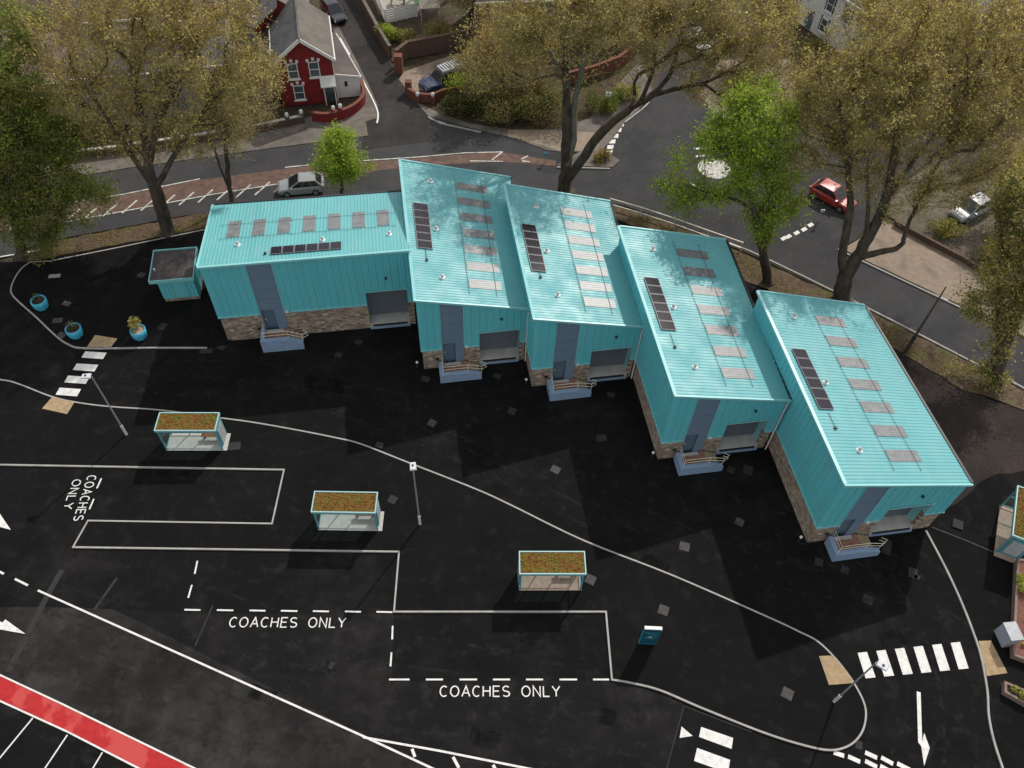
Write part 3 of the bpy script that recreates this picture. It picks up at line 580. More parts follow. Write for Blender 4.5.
# ================================================================== THE FIVE BUSINESS UNITS
TH = rad(10.5)
def unit(loc, W, D, zf, label, b1=False, panel=(1.5, 3.05), door_w=0.86, roller=(4.2, 7.12), rt=3.58, plinth_h=2.15, land=(1.15, 4.22), land_h=0.55, flare=None):
    """local axes: u along the front, v to the back. zf = roof height at front-left, front-right, back-right, back-left"""
    global WARP
    WARP = (W, D, *flare) if flare else None
    root = thing('business_unit', label, 'industrial unit', (*loc, 0), TH, 'turquoise business units')
    def zr(u, v): return zf[0] + (zf[1] - zf[0]) * u / W + (zf[3] - zf[0]) * v / D
    P0, P1 = panel; R0, R1 = roller; rec = 0.95
    # stone plinth
    mb = MB(); f = 0.06
    for a, b in ((f, P0), (P1, R0), (R1, W - f)): mb.box(a, b, f, f + 0.28, 0, plinth_h)
    mb.box(f, f + 0.28, f + 0.28, D - f, 0, plinth_h); mb.box(W - f - 0.28, W - f, f + 0.28, D - f, 0, plinth_h); mb.box(f + 0.28, W - f - 0.28, D - f - 0.28, D - f, 0, plinth_h)
    mb.build('plinth', 'rubble', root)
    # ribbed metal cladding
    mb = MB()
    def clad(a, b, n, zb, top):
        """a->b plan line, n outward normal; standing seams every half metre"""
        a = Vector(a); b = Vector(b); n = Vector(n); Ln = (b - a).length; d = (b - a) / Ln; cnt = max(1, round(Ln / 0.5)); pr = []
        for i in range(cnt):
            s = i * Ln / cnt; st = Ln / cnt
            pr += [(s, 0), (s + st * 0.42, 0), (s + st * 0.45, 0.018), (s + st * 0.5, 0.018), (s + st * 0.53, 0), (s + st - 0.07, 0), (s + st - 0.058, 0.06), (s + st - 0.02, 0.06)]
        pr.append((Ln, 0))
        for (s0, o0), (s1, o1) in zip(pr[:-1], pr[1:]):
            p = a + d * s0 + n * o0; q = a + d * s1 + n * o1
            mb.quad((p.x, p.y, zb), (q.x, q.y, zb), (q.x, q.y, top(q.x, q.y)), (p.x, p.y, top(p.x, p.y)))
    tp = lambda u, v: zr(u, v) - 0.05
    clad((0, 0), (P0, 0), (0, -1), plinth_h, tp); clad((P1, 0), (R0, 0), (0, -1), plinth_h, tp)
    if W - R1 > 0.25: clad((R1, 0), (W, 0), (0, -1), plinth_h, tp)
    clad((R0, 0), (R1, 0), (0, -1), rt, tp)
    clad((0, D), (0, 0), (-1, 0), plinth_h, tp); clad((W, 0), (W, D), (1, 0), plinth_h, tp); clad((W, D), (0, D), (0, 1), plinth_h, tp)
    wall = mb.build('cladding', 'teal_wall', root)
    mb = MB()
    for a, b in ((-0.06, P0 - 0.01), (P1 + 0.01, R0 - 0.01), (R1 + 0.01, W + 0.06)): mb.box(a, b, -0.07, 0.05, plinth_h - 0.05, plinth_h + 0.025)
    mb.box(-0.07, 0.05, 0.055, D, plinth_h - 0.05, plinth_h + 0.025); mb.box(W - 0.05, W + 0.07, 0.055, D, plinth_h - 0.05, plinth_h + 0.025)
    mb.box(R0 - 0.08, R1 + 0.08, -0.09, -0.052, rt - 0.03, rt + 0.07)
    mb.box(P0 - 0.06, P0, -0.06, 0.0, plinth_h + 0.03, tp(P0, 0) - 0.02); mb.box(P1, P1 + 0.06, -0.06, 0.0, plinth_h + 0.03, tp(P1, 0) - 0.02)
    mb.build('flashing', 'teal_trim', wall)
    # entrance panel with recessed door
    d0 = P0 + 0.07; d1 = d0 + door_w; dt = land_h + 2.12; y0, y1 = 0.01, 0.26
    mb = MB()
    mb.box(P0, d0, y0, y1, 0, dt); mb.box(d1, P1, y0, y1, 0, dt)
    mb.hexa([(P0, y0, dt), (P1, y0, dt), (P1, y1, dt), (P0, y1, dt), (P0, y0, tp(P0, 0) - .03), (P1, y0, tp(P1, 0) - .03), (P1, y1, tp(P1, 0) - .03), (P0, y1, tp(P0, 0) - .03)])
    mb.box(P0 - 0.0, P1, y1, y1 + 0.05, 0, dt)
    pan = mb.build('entrance_panel', 'slate_panel', root)
    for k in range(1, 4):
        z = dt + 0.1 + k * 1.02
        if z < tp(P1, 0) - 0.3: MB().box(P0 + 0.01, P1 - 0.01, y0 - 0.008, y0 - 0.002, z, z + 0.02).build('panel_joint', 'slate_door', pan)
    mb = MB(); mb.box(d0 + 0.03, d1 - 0.03, y1 - 0.1, y1 - 0.02, land_h + 0.02, dt - 0.03)
    door = mb.build('door', 'slate_door', root)
    MB().box(d0 + 0.1, d0 + 0.16, y1 - 0.16, y1 - 0.105, land_h + 0.95, land_h + 1.1).build('door_handle', 'lamp_grey', door)
    # loading bay: recess, roller shutter, dock floor
    mb = MB(); n = 26
    for k in range(n):
        z0 = 0.5 + (rt - 0.35 - 0.5) * k / n; z1 = 0.5 + (rt - 0.35 - 0.5) * (k + 1) / n; zm = (z0 + z1) / 2
        mb.quad((R0, rec, z0), (R1, rec, z0), (R1, rec - 0.03, zm), (R0, rec - 0.03, zm)); mb.quad((R0, rec - 0.03, zm), (R1, rec - 0.03, zm), (R1, rec, z1), (R0, rec, z1))
    sh = mb.build('roller_shutter', 'shutter', root)
    MB().box(R0, R1, rec - 0.3, rec + 0.02, rt - 0.35, rt + 0.02).build('shutter_housing', 'slate_door', sh)
    mb = MB(); mb.box(R0 - 0.02, R1 + 0.02, 0.02, rec + 0.1, 0, 0.48)
    dk = mb.build('loading_dock', 'concrete', root)
    mb = MB(); mb.box(R0 + 0.2, R1 - 0.2, -0.06, 0.015, 0.26, 0.4); mb.build('dock_bumper', 'black_rubber', dk)
    mb = MB(); mb.box(R0 - 0.02, R1 + 0.02, -0.1, 0.015, 0.0, 0.16); mb.build('dock_lip', 'landing_blue', dk)
    mb = MB(); mb.box(R0 - 0.06, R0 - 0.005, 0.345, rec + 0.1, 0.48, rt); mb.box(R1 + 0.005, R1 + 0.06, 0.345, rec + 0.1, 0.48, rt); mb.box(R0 - 0.06, R0 - 0.004, 0.003, 0.344, plinth_h + 0.03, rt); mb.box(R1 + 0.004, R1 + 0.06, 0.003, 0.344, plinth_h + 0.03, rt); mb.box(R0 - 0.06, R1 + 0.06, 0.0, rec + 0.1, rt + 0.02, rt + 0.06)
    mb.build('bay_reveal', 'teal_trim', root)
    # raised landing with steps and rails
    l0, l1 = land; lm = l0 + 2.05; vd = -1.45; hp = land_h + 0.3
    pw = 0.32
    mb = MB(); mb.box(l0 + pw, lm, vd + pw, -0.03, 0, land_h); ld = mb.build('landing', 'brown_deck', root)
    mb = MB()
    for k in range(3): mb.box(lm + 0.003 + k * 0.3, lm + (k + 1) * 0.3, vd + pw, -0.03, 0, land_h * (3 - k) / 3.6)
    mb.build('steps', 'step_stone', ld)
    mb = MB(); mb.box(l0, l0 + pw, vd + pw, -0.1, 0, hp)
    mb.box(l0, lm, vd, vd + pw, 0, hp)
    mb.hexa([(lm, vd, 0), (l1, vd, 0), (l1, vd + pw, 0), (lm, vd + pw, 0), (lm, vd, hp), (l1, vd, hp * 0.6), (l1, vd + pw, hp * 0.6), (lm, vd + pw, hp)])
    mb.build('landing_wall', 'landing_blue', ld)
    mb = MB(); mb.box(P0 + 0.02, d1 + 0.35, -0.3, -0.05, land_h + 0.005, land_h + 0.03); mb.build('door_mat', 'concrete', ld)
    mb = MB(); r = 0.022; za, zc = land_h + 0.95, land_h + 0.62; vy = vd + pw - 0.06; dz = -land_h * 0.6; lx = l0 + pw - 0.06
    for z in (za, zc):
        mb.tube([(lx, -0.12, z), (lx, vy, z), (lm, vy, z), (l1 + 0.05, vy, z + dz), (l1 + 0.42, vy + 0.2, z + dz), (l1 + 0.1, vy + 0.42, z + dz)], r, 5)
    for x in (lx, lm): mb.tube([(x, vy, hp), (x, vy, za)], r, 5)
    mb.tube([(l1, vy, hp * 0.5), (l1, vy, za + dz)], r, 5)
    mb.build('handrail', 'steel_rail', ld)
    # roof sheet
    ov = 0.12; mb = MB()
    if b1: span, pitch = W + 2 * ov - 0.1, 0.25
    else: span, pitch = D + 2 * ov, 0.25
    cnt = round(span / pitch); pr = []
    for i in range(cnt):
        s = i * span / cnt; t = span / cnt
        pr += [(s, 0), (s + t * 0.55, 0), (s + t * 0.68, 0.022), (s + t * 0.87, 0.022)]
    pr.append((span, 0))
    for (s0, o0), (s1, o1) in zip(pr[:-1], pr[1:]):
        if b1: c = [(s0 - ov, -ov, o0), (s1 - ov, -ov, o1), (s1 - ov, D + ov, o1), (s0 - ov, D + ov, o0)]
        else: c = [(-ov, s0 - ov, o0), (W + ov, s0 - ov, o0), (W + ov, s1 - ov, o1), (-ov, s1 - ov, o1)]
        mb.quad(*[(u, v, zr(u, v) + o) for u, v, o in c])
    rf = mb.build('roof', 'teal_roof', root)
    We = W + ov - (0.1 if b1 else 0)
    mb = MB()
    def edge(a, b, w0, h0, mi=0):
        a = Vector((*a, zr(*a))); b = Vector((*b, zr(*b))); off = Vector((0, 0, 0.0)); mb.bar(a + off, b + off, w0, h0, mi)
    e2 = ov + 0.03
    if b1:
        edge((-e2, -e2), (We, -e2), 0.16, 0.17); edge((-e2, -e2 + .09), (-e2, D + e2), 0.14, 0.17)
    else:
        edge((-e2, -e2 + .08), (-e2, D + e2), 0.2, 0.17); edge((-e2 - .1, -e2), (W + e2, -e2), 0.13, 0.17); edge((-e2 + .1, D + e2), (W + e2, D + e2), 0.12, 0.17)
    mb.build('edge_trim', 'teal_trim', rf)
    mb = MB()
    if b1: a, b = (0, D + ov + 0.1), (W - .1, D + ov + 0.1)
    else: a, b = (W + ov + 0.1, 0.0), (W + ov + 0.1, D)
    edge(a, b, 0.14, 0.14); mb.build('gutter', 'dark_metal', rf)
    # roof lights, wires, cowls, solar panels
    for k in range(7):
        if b1: u0, v0, du, dv = 1.36 + 1.79 * k, 3.5, 0.9, 2.25
        else: u0, v0, du, dv = 3.68, D - 2.45 - (D - 3.7) / 6.15 * k, 2.25, 0.86
        mb = MB(); n = 4
        if b1:
            for j in range(n):
                a = u0 + du * j / n; b = u0 + du * (j + 1) / n
                q = [(a, v0, .035), (a + du / n * .55, v0, .035), (a + du / n * .55, v0 + dv, .035), (a, v0 + dv, .035)]
                mb.quad(*[(x, y, zr(x, y) + o) for x, y, o in q])
                q = [(a + du / n * .55, v0, .044), (b, v0, .044), (b, v0 + dv, .044), (a + du / n * .55, v0 + dv, .044)]
                mb.quad(*[(x, y, zr(x, y) + o) for x, y, o in q])
        else:
            for j in range(n):
                a = v0 + dv * j / n; b = v0 + dv * (j + 1) / n; m_ = a + dv / n * .55
                mb.quad(*[(x, y, zr(x, y) + .035) for x, y in ((u0, a), (u0 + du, a), (u0 + du, m_), (u0, m_))])
                mb.quad(*[(x, y, zr(x, y) + .044) for x, y in ((u0, m_), (u0 + du, m_), (u0 + du, b), (u0, b))])
        rl = mb.build('rooflight', 'rooflight', rf)
    mb = MB()
    for q in ((3.6, 5.5) if not b1 else (3.3, 5.25)):
        if b1: a, b = (0.9, q), (W - 0.9, q)
        else: a, b = (q, 0.9), (q, D - 0.9)
        A = Vector((*a, zr(*a) + .07)); B_ = Vector((*b, zr(*b) + .07)); mb.tube([A, B_], 0.014, 4)
        for k in range(6):
            p = A.lerp(B_, k / 5); mb.box(p.x - .018, p.x + .018, p.y - .018, p.y + .018, p.z - .07, p.z + .005)
    mb.build('fall_arrest_wire', 'shutter', rf)
    vents = [(2.3, 2.4), (8.2, 2.15), (12.9, 2.2)] if b1 else [(1.85, D - 2.0), (1.85, D / 2 - .1), (1.88, 2.3)]
    for u, v in vents:
        z = zr(u, v); mb = MB(); mb.lathe([(0.2, z - .05), (0.2, z + .05), (0.09, z + .09), (0.08, z + .2)], 12, (u, v), 0); mb.lathe([(0.0, z + .32), (0.11, z + .28), (0.12, z + .2), (0.0, z + .2)], 12, (u, v), 1)
        mb.build('roof_vent', ['white_plastic', 'galvanised'], rf)
    mb = MB()
    u, v = (4.3, 0.9) if b1 else (0.95, 3.9)
    z = zr(u, v); mb.box(u - .08, u + .08, v - .08, v + .08, z, z + .16); mb.build('cable_gland', 'dark_metal', rf)
    if not b1:
        mb = MB(); mb.tube([(0.95, 5.05, zr(.95, 5.05) + .06), (0.95, 3.95, zr(.95, 3.95) + .08)], 0.018, 4); mb.build('cable', 'dark_metal', rf)
    for k in range(6):
        if b1: u0, u1, v0, v1 = 4.66 + .82 * k, 4.66 + .82 * k + .78, 0.72, 1.66
        else:
            vs = D / 2 - 2.35 if D < 14.9 else D / 2 - 2.3
            u0, u1, v0, v1 = 0.42, 1.46, vs + .82 * k, vs + .82 * k + .78
        mb = MB(); g_ = 0.03
        def lay(a, b, c, d, h0, h1, mi):
            mb.hexa([(a, c, zr(a, c) + h0), (b, c, zr(b, c) + h0), (b, d, zr(b, d) + h0), (a, d, zr(a, d) + h0), (a, c, zr(a, c) + h1), (b, c, zr(b, c) + h1), (b, d, zr(b, d) + h1), (a, d, zr(a, d) + h1)], mi)
        lay(u0, u1, v0, v1, 0.07, 0.115, 0)
        sp = mb.build('solar_panel', 'solar_frame', root)
        mb = MB(); lay(u0 + g_, u1 - g_, v0 + g_, v1 - g_, 0.1, 0.12, 0); mb.build('solar_cells', 'solar_cells', sp)
    # small fittings
    u = (R0 + R1) / 2 + 0.1; MB().box(u - .07, u + .07, -0.2, -0.051, rt + 1.25, rt + 1.37).build('flood_light', 'dark_metal', root)
    MB().box(P1 + .12, P1 + .3, -0.18, -0.052, plinth_h + .04, plinth_h + .18).build('alarm_light', 'white_plastic', root)
    MB().box(P0 - .55, P0 - .3, 0.0, 0.055, 0.9, 1.15).build('meter_box', 'dark_metal', root)
    if not b1 and W < 8.4:
        mb = MB(); mb.tube([(W + .16, -0.05, zf[1] - .1), (W + .02, -0.14, zf[1] - .55), (W + .02, -0.14, 0.05)], 0.05, 8, 0)
        mb.build('downpipe', 'white_plastic', root)
    WARP = None
    return root
unit((-21.57, 40.0), 14.25, 8.3, (7.8, 7.8, 6.1, 6.1), 'long turquoise business unit with its ribs running front to back, beside the flat roofed substation', True, (3.0, 4.68), 0.9, (10.75, 13.75), 4.0, 2.65, (2.7, 5.72), 0.9)
unit((-6.6, 38.14), 7.6, 14.8, (7.5, 5.7, 5.7, 7.5), 'turquoise business unit whose front meets the right end of the long unit', flare=(.7, -.7))
unit((1.39, 36.95), 7.5, 13.6, (7.5, 5.7, 5.7, 7.5), 'middle turquoise business unit, third of the row of five counted from either end', flare=(.5, -.65))
unit((10.2, 31.12), 7.75, 15.3, (7.5, 5.7, 5.7, 7.5), 'turquoise business unit stepped forward between the middle one and the one nearest the zebra crossing', flare=(.4, -.35))
unit((19.44, 25.24), 8.45, 15.2, (7.5, 5.7, 5.7, 7.5), 'turquoise business unit standing furthest forward, nearest the zebra crossing and the garden footway', roller=(4.2, 7.15), flare=(-.5, -.55))

# ---- substation kiosk
def kiosk():
    a = at(166.5, 302.5); b = at(201, 299.5); rz = math.atan2((b - a).y, (b - a).x); W = (b - a).length; D = 2.8; H = 2.5
    t = thing('substation', 'small flat roofed turquoise substation at the left end of the business units', 'substation', a, rz)
    mb = MB(); mb.box(0, W, 0, D, 0, 0.45); mb.build('plinth', 'rubble', t)
    mb = MB(); n = 12
    def side(p, q, nrm):
        p = Vector(p); q = Vector(q); nrm = Vector(nrm); c = max(2, round((q - p).length / .28))
        for i in range(c):
            s = [p.lerp(q, (i + f) / c) + nrm * o for f, o in ((0, .03), (.75, .03), (.8, .065), (.95, .065), (1, .03))]
            for x, y in zip(s[:-1], s[1:]): mb.quad((x.x, x.y, .42), (y.x, y.y, .42), (y.x, y.y, H), (x.x, x.y, H))
    side((0, 0), (W, 0), (0, -1)); side((W, 0), (W, D), (1, 0)); side((W, D), (0, D), (0, 1)); side((0, D), (0, 0), (-1, 0))
    mb.build('cladding', 'teal_wall', t)
    mb = MB(); mb.box(-.42, W + .1, -.3, D + .2, H, H + .12); rf = mb.build('roof', 'felt_roof', t)
    mb = MB(); x0, x1, y0, y1 = -.44, W + .12, -.32, D + .22
    mb.box(x0, x1, y0 - .06, y0, H - .06, H + .24); mb.box(x0, x1, y1, y1 + .06, H - .06, H + .24); mb.box(x0 - .06, x0, y0 - .06, y1 + .06, H - .06, H + .243); mb.box(x1, x1 + .06, y0 - .06, y1 + .06, H - .06, H + .243)
    mb.build('roof_trim', 'teal_trim', rf)
    MB().lathe([(.06, H + .12), (.06, H + .3), (0, H + .32)], 10, (-.2, .9)).build('roof_vent', 'white_plastic', rf)
    MB().box(W * .35, W * .75, -.075, -.06, .5, 2.3).build('door', 'teal_wall', t)
kiosk()

# ================================================================== STREET FURNITURE
def shelter(label, loc, rz, W=3.74, D=1.3, slab='pale_slab', H=2.25, poster_right=True):
    t = thing('bus_shelter', label, 'bus shelter', loc, rz, 'planted roof bus shelters')
    MB().box(-W/2 - .06, W/2 + (.28 if poster_right else .06), -D/2 - .03, D/2 + .06, 0.0, .05).build('floor_slab', slab, t)
    for x in (-W/2, W/2):
        for y in (-D/2 + .03, D/2): MB().box(x - .045, x + .045, y - .045, y + .045, .05, H).build('post', 'teal_post', t)
    for x in (-W/6, W/6): MB().box(x - .03, x + .03, D/2 - .03, D/2 + .03, .05, H).build('post', 'teal_post', t)
    for i in range(3):
        a = -W/2 + W * i / 3 + .05; b = -W/2 + W * (i + 1) / 3 - .05
        MB().box(a, b, D/2 - .008, D/2 + .008, .25, H - .12).build('glass_panel', 'shelter_glass', t)
    for x in (-W/2, W/2):
        MB().box(x - .008, x + .008, -D/2 + .1, D/2 - .06, .25, H - .12).build('glass_panel', 'shelter_glass', t)
    mb = MB()
    for z in (.22, 1.3, H - .1): mb.bar((-W/2 + .05, D/2, z), (W/2 - .05, D/2, z), .05)
    for x in (-W/2, W/2):
        for z in (.22, 1.3): mb.bar((x, -D/2 + .08, z), (x, D/2 - .05, z), .05)
    mb.build('glazing_rail', 'teal_post', t)
    x = W/2 if poster_right else -W/2; s = 1 if poster_right else -1
    mb = MB(); mb.box(x + s * .06 - .04, x + s * .06 + .04, -D/2 + .15, D/2 - .1, .35, 2.1); ps = mb.build('poster_case', 'teal_post', t)
    MB().box(x + s * .115 - .012, x + s * .115 + .012, -D/2 + .25, D/2 - .2, .5, 1.95).build('poster', 'poster', ps)
    mb = MB(); mb.box(.35, W/2 - .25, D/2 - .5, D/2 - .15, .43, .48); bn = mb.build('bench', 'bench_wood', t)
    mb = MB()
    for q in (.5, W/2 - .4): mb.box(q - .04, q + .04, D/2 - .4, D/2 - .25, .05, .43)
    mb.build('bench_leg', 'dark_metal', bn)
    mb = MB(); r0, r1, s0, s1 = -W/2 - .12, W/2 + .12, -D/2 - .1, D/2 + .1
    mb.box(r0, r1, s0, s1, H, H + .1); roof = mb.build('roof', 'teal_post', t)
    mb = MB()
    for a in ((r0, r1, s0, s0 + .07), (r0, r1, s1 - .07, s1), (r0, r0 + .07, s0 + .07, s1 - .07), (r1 - .07, r1, s0 + .07, s1 - .07)): mb.box(*a, H + .1, H + .24)
    mb.build('roof_edge', 'shelter_trim', roof)
    rg = random.Random(int(loc[0] * 10)); mb = MB(); nx, ny = 46, 16
    P = [[(r0 + .07 + (r1 - r0 - .14) * i / nx, s0 + .07 + (s1 - s0 - .14) * j / ny, H + .15 + rg.uniform(0, .1)) for i in range(nx + 1)] for j in range(ny + 1)]
    for j in range(ny):
        for i in range(nx): mb.quad(P[j][i], P[j][i+1], P[j+1][i+1], P[j+1][i])
    mb.build('sedum_bed', 'sedum', roof)
    return t
def sh_loc(bl, br):
    a = at(*bl, .15); b = at(*br, .15); m = (a + b) / 2; rz = math.atan2((b - a).y, (b - a).x); n = Vector((-math.sin(rz), math.cos(rz), 0))
    m = m + n * .7; m.z = .1; return m, rz
m, rz = sh_loc((165, 450.5), (224.5, 450.5)); shelter('bus shelter with orange brown planted roof nearest the left zebra crossing', m, rz)
m, rz = sh_loc((316, 530), (380.5, 531)); shelter('bus shelter with planted roof between the two lone lamp posts, closest to the upright lamp', m, rz)
m, rz = sh_loc((517, 590.5), (583.5, 590.5)); shelter('bus shelter with green gold roof and pinkish floor above the lower coach lettering', m, rz, slab='pink_slab', poster_right=False)
a = at(999.5, 503, .15); b = at(993.5, 554, .15); m = (a + b) / 2; d = (b - a).normalized(); rz = math.atan2(d.y, d.x) ; n = Vector((-math.sin(rz), math.cos(rz), 0)); m = m + n * .72; m.z = .1
shelter('bus shelter turned sideways on the garden footway, right of the furthest forward business unit', m, rz, slab='pink_slab')

def lamp(label, loc, rz, H=6.45):
    t = thing('lamp_post', label, 'lamp post', loc, rz, 'coach station lamp posts')
    MB().tube([(0, 0, 0), (0, 0, 1.05)], .09, 10).build('base_compartment', 'lamp_grey', t, smooth=False)
    MB().tube([(0, 0, 1.05), (0, 0, H - .05)], [.058, .042], 8).build('column', 'galvanised', t)
    MB().tube([(0, 0, H - .08), (.02, 0, H + .01), (.2, 0, H + .03)], .038, 8).build('arm', 'galvanised', t)
    mb = MB(); mb.hexa([(.02, -.2, H + .02), (.58, -.18, H + .04), (.58, .18, H + .04), (.02, .2, H + .02), (.05, -.17, H + .13), (.54, -.15, H + .12), (.54, .15, H + .12), (.05, .17, H + .13)])
    hd = mb.build('lamp_head', 'lamp_grey', t)
    MB().box(.18, .5, -.12, .12, H + .005, H + .028).build('lamp_lens', 'head_glass', hd)
    MB().box(.26, .38, -.05, .05, H + .125, H + .17).build('sensor', 'dark_metal', hd)
    return t
L0 = lamp('tall grey lamp post standing upright between the second bus shelter and the business units', at(420, 524, .1), rad(100))
dup(L0, at(126.5, 434.5, .1), rad(188), 'tall grey lamp post with its head over the left zebra crossing, beside the nearest shelter')
dup(L0, at(834, 701.5, .1), rad(-35), 'tall grey lamp post inside the tight kerb bend, its head over the right zebra crossing')
# roadside column behind the units
t = thing('utility_pole', 'thin dark pole standing in the earth verge behind the furthest forward unit', 'pole', at(904, 354, .08))
MB().tube([(0, 0, -.05), (0, 0, 2.2)], [.17, .14], 10).build('sleeve', 'bark', t)
MB().tube([(0, 0, 2.2), (0, 0, 5.0), (0, 0, 7.3)], [.1, .075, .045], 8).build('shaft', 'bark', t)
# totem
a = at(634 + 6, 643, .1); t = thing('information_totem', 'dark blue information totem standing alone on the coach platform', 'information sign', at(647, 643, .1), rad(0))
MB().box(-.48, .48, -.06, .06, .0, 2.3).build('panel', 'totem_blue', t)
MB().box(-.5, .5, -.095, .095, 2.3, 2.37).build('cap', 'white_plastic', t)
mb = MB(); mb.box(-.5, -.48, -.07, .07, 0, 2.1); mb.box(.48, .5, -.07, .07, 0, 2.1); mb.box(-.48, .48, -.068, -.061, .0, .06); mb.build('edge_strip', 'totem_light', t)
mb = MB(); mb.box(-.42, .42, -.066, -.061, 1.75, 1.82); rg = random.Random(5)
for k in range(26):
    x = rg.uniform(-.36, .3); z = rg.uniform(.75, 1.6); mb.box(x, x + rg.uniform(.04, .16), -.066 - k * .0003, -.061, z, z + rg.uniform(.03, .12))
mb.build('map_panel', 'totem_light', t)
mb = MB(); mb.box(-.12, .12, -.08, -.076, 1.0, 1.25); mb.build('map_block', 'poster', t)

# tubs with plants (left), built once and copied with different foliage
def leaves_mb(rg, n, c, r, size, mb, mats=1, flat=1.0):
    for _ in range(n):
        d = Vector((rg.gauss(0, 1), rg.gauss(0, 1), rg.gauss(0, 1) * flat)).normalized() * r * rg.random() ** .4
        p = Vector(c) + d; a = Vector((rg.gauss(0, 1), rg.gauss(0, 1), rg.gauss(0, 1))).normalized(); b = a.cross(Vector((rg.gauss(0, 1), rg.gauss(0, 1), rg.gauss(0, 1)))).normalized()
        s = size * rg.uniform(.6, 1.4); mb.quad(p - a * s, p - b * s * .6, p + a * s, p + b * s * .6, rg.randrange(mats))
    return mb
def tub(label, loc, soil, mats, plant):
    t = thing('planter', label, 'planter', loc, 0, 'round turquoise planters')
    mb = MB(); N = 48; prof = [(.4, 0), (.5, .15), (.55, .5), (.56, .85), (.49, .85), (.47, .74)]; vs = []; fs = []
    for r, z in prof:
        for k in range(N):
            a = 2 * math.pi * k / N; q = r * (1 + .045 * math.cos(8 * a) * (1 if z < .7 else .4)); vs.append((q * math.cos(a), q * math.sin(a), z))
    for i in range(len(prof) - 1):
        for k in range(N): fs.append((i*N+k, i*N+(k+1) % N, (i+1)*N+(k+1) % N, (i+1)*N+k))
    mb.add(vs, fs); mb.build('tub', 'planter_teal', t, smooth=True)
    mb = MB(); mb.add([(.48 * math.cos(2*math.pi*k/24), .48 * math.sin(2*math.pi*k/24), .76) for k in range(24)], [tuple(range(24))]); mb.build('soil', soil, t)
    rg = random.Random(len(label)); mb = MB(); plant(rg, mb); mb.v = [(x * .9, y * .9, z + .22) for x, y, z in mb.v]; mb.build('plant', mats, t, fix=False)
def pl_dark(rg, mb):
    for k in range(18):
        a = rg.uniform(0, 6.28); r = rg.uniform(.1, .5); p = Vector((r*math.cos(a)*.6, r*math.sin(a)*.6, .53)); q = p + Vector((r*math.cos(a), r*math.sin(a), rg.uniform(.35, .75))); mb.tube([p, (p+q)/2 + Vector((0,0,.1)), q], [.015, .012, .006], 3, 0)
    leaves_mb(rg, 90, (-.1, .1, .7), .5, .07, mb, 2, .5)
def pl_spiky(rg, mb):
    for k in range(46):
        a = rg.uniform(0, 6.28); l = rg.uniform(.4, .95); up = rg.uniform(.3, 1.0); d = Vector((math.cos(a), math.sin(a), up)).normalized(); s = Vector((-math.sin(a), math.cos(a), 0)) * .03; p = Vector((0, .05, .55)); m_ = p + d * l * .6; q = p + d * l - Vector((0, 0, .15 * l))
        mb.add([p - s, p + s, m_ + s * .8, m_ - s * .8, q], [(0, 1, 2, 3), (3, 2, 4)], k % 2)
def pl_bush(rg, mb):
    for k in range(5): mb.tube([(0, .1, .5), (rg.uniform(-.4, .3), rg.uniform(0, .4), rg.uniform(.9, 1.4))], [.02, .008], 4, 0)
    leaves_mb(rg, 260, (-.1, .25, 1.2), .52, .09, mb, 3, .7); leaves_mb(rg, 90, (-.35, .1, .85), .35, .09, mb, 3, .7)
tub('round turquoise planter nearest the left kerb, with low dark planting', at(42.5, 307.5, .1), 'soil', ['leaf_deep', 'leaf_brown'], pl_dark)
tub('round turquoise planter with thin spiky dark plant beside the tactile paving', at(77, 335.5, .1), 'soil', ['leaf_grey', 'leaf_deep'], pl_spiky)
tub('round turquoise planter with leafy green shrub and sandy soil, nearest the substation', at(141, 337, .1), 'sandy_soil', ['leaf_olive', 'leaf_moss', 'leaf_gold'], pl_bush)
# timber beds on the right
def trough(label, pts, h, soil, mats, plants, seed):
    c = sum(pts, Vector()) / len(pts); c.z = .1; t = thing('timber_planter', label, 'planter', c, 0, 'timber edged planting beds')
    loc = [Vector((p.x - c.x, p.y - c.y, 0)) for p in pts]
    mb = MB(); mb.strip(loc, .14, 0, h, closed=True); mb.build('timber_box', 'timber', t)
    mb = MB(); mb.poly(loc, h - .1); mb.build('soil', soil, t)
    rg = random.Random(seed)
    for (px, py, r, n) in plants:
        q = at(px, py, .4) - c; leaves_mb(rg, n, (q.x, q.y, h + r * .5), r, .07, MB(), len(mats), .7).build('plant', mats, t, fix=False)
trough('long timber planting bed full of reddish mulch behind the grey cabinet', ats([(1014.5, 655), (1014, 640), (1018, 560), (1060, 560), (1060, 672)], .5), .45, 'mulch', ['leaf_lime', 'leaf_moss', 'leaf_olive'], [(1022, 590, .4, 260), (1018, 580, .3, 160), (1030, 620, .3, 140), (1022, 645, .12, 40)], 2)
trough('low timber planter with small yellow green plants below the tactile paving', ats([(1005, 683), (1005, 692), (1040, 712), (1046, 700)], .4), .4, 'soil', ['leaf_lime', 'leaf_gold', 'leaf_moss'], [(1013, 690, .2, 120), (1022, 696, .25, 150), (1035, 702, .25, 150)], 3)
# cabinet
a = at(1001, 646, .1); t = thing('utility_cabinet', 'pale grey utility cabinet standing against the timber planting bed', 'utility cabinet', a, rad(8))
MB().box(0, .75, -.1, .95, 0, 1.15).build('cabinet', 'cabinet_grey', t)
MB().box(-.03, .78, -.13, .98, 1.15, 1.2).build('lid', 'galvanised', t)
mb = MB(); mb.box(.02, .36, -.115, -.102, .08, 1.1); mb.box(.39, .73, -.115, -.102, .08, 1.1); mb.build('door', 'galvanised', t)
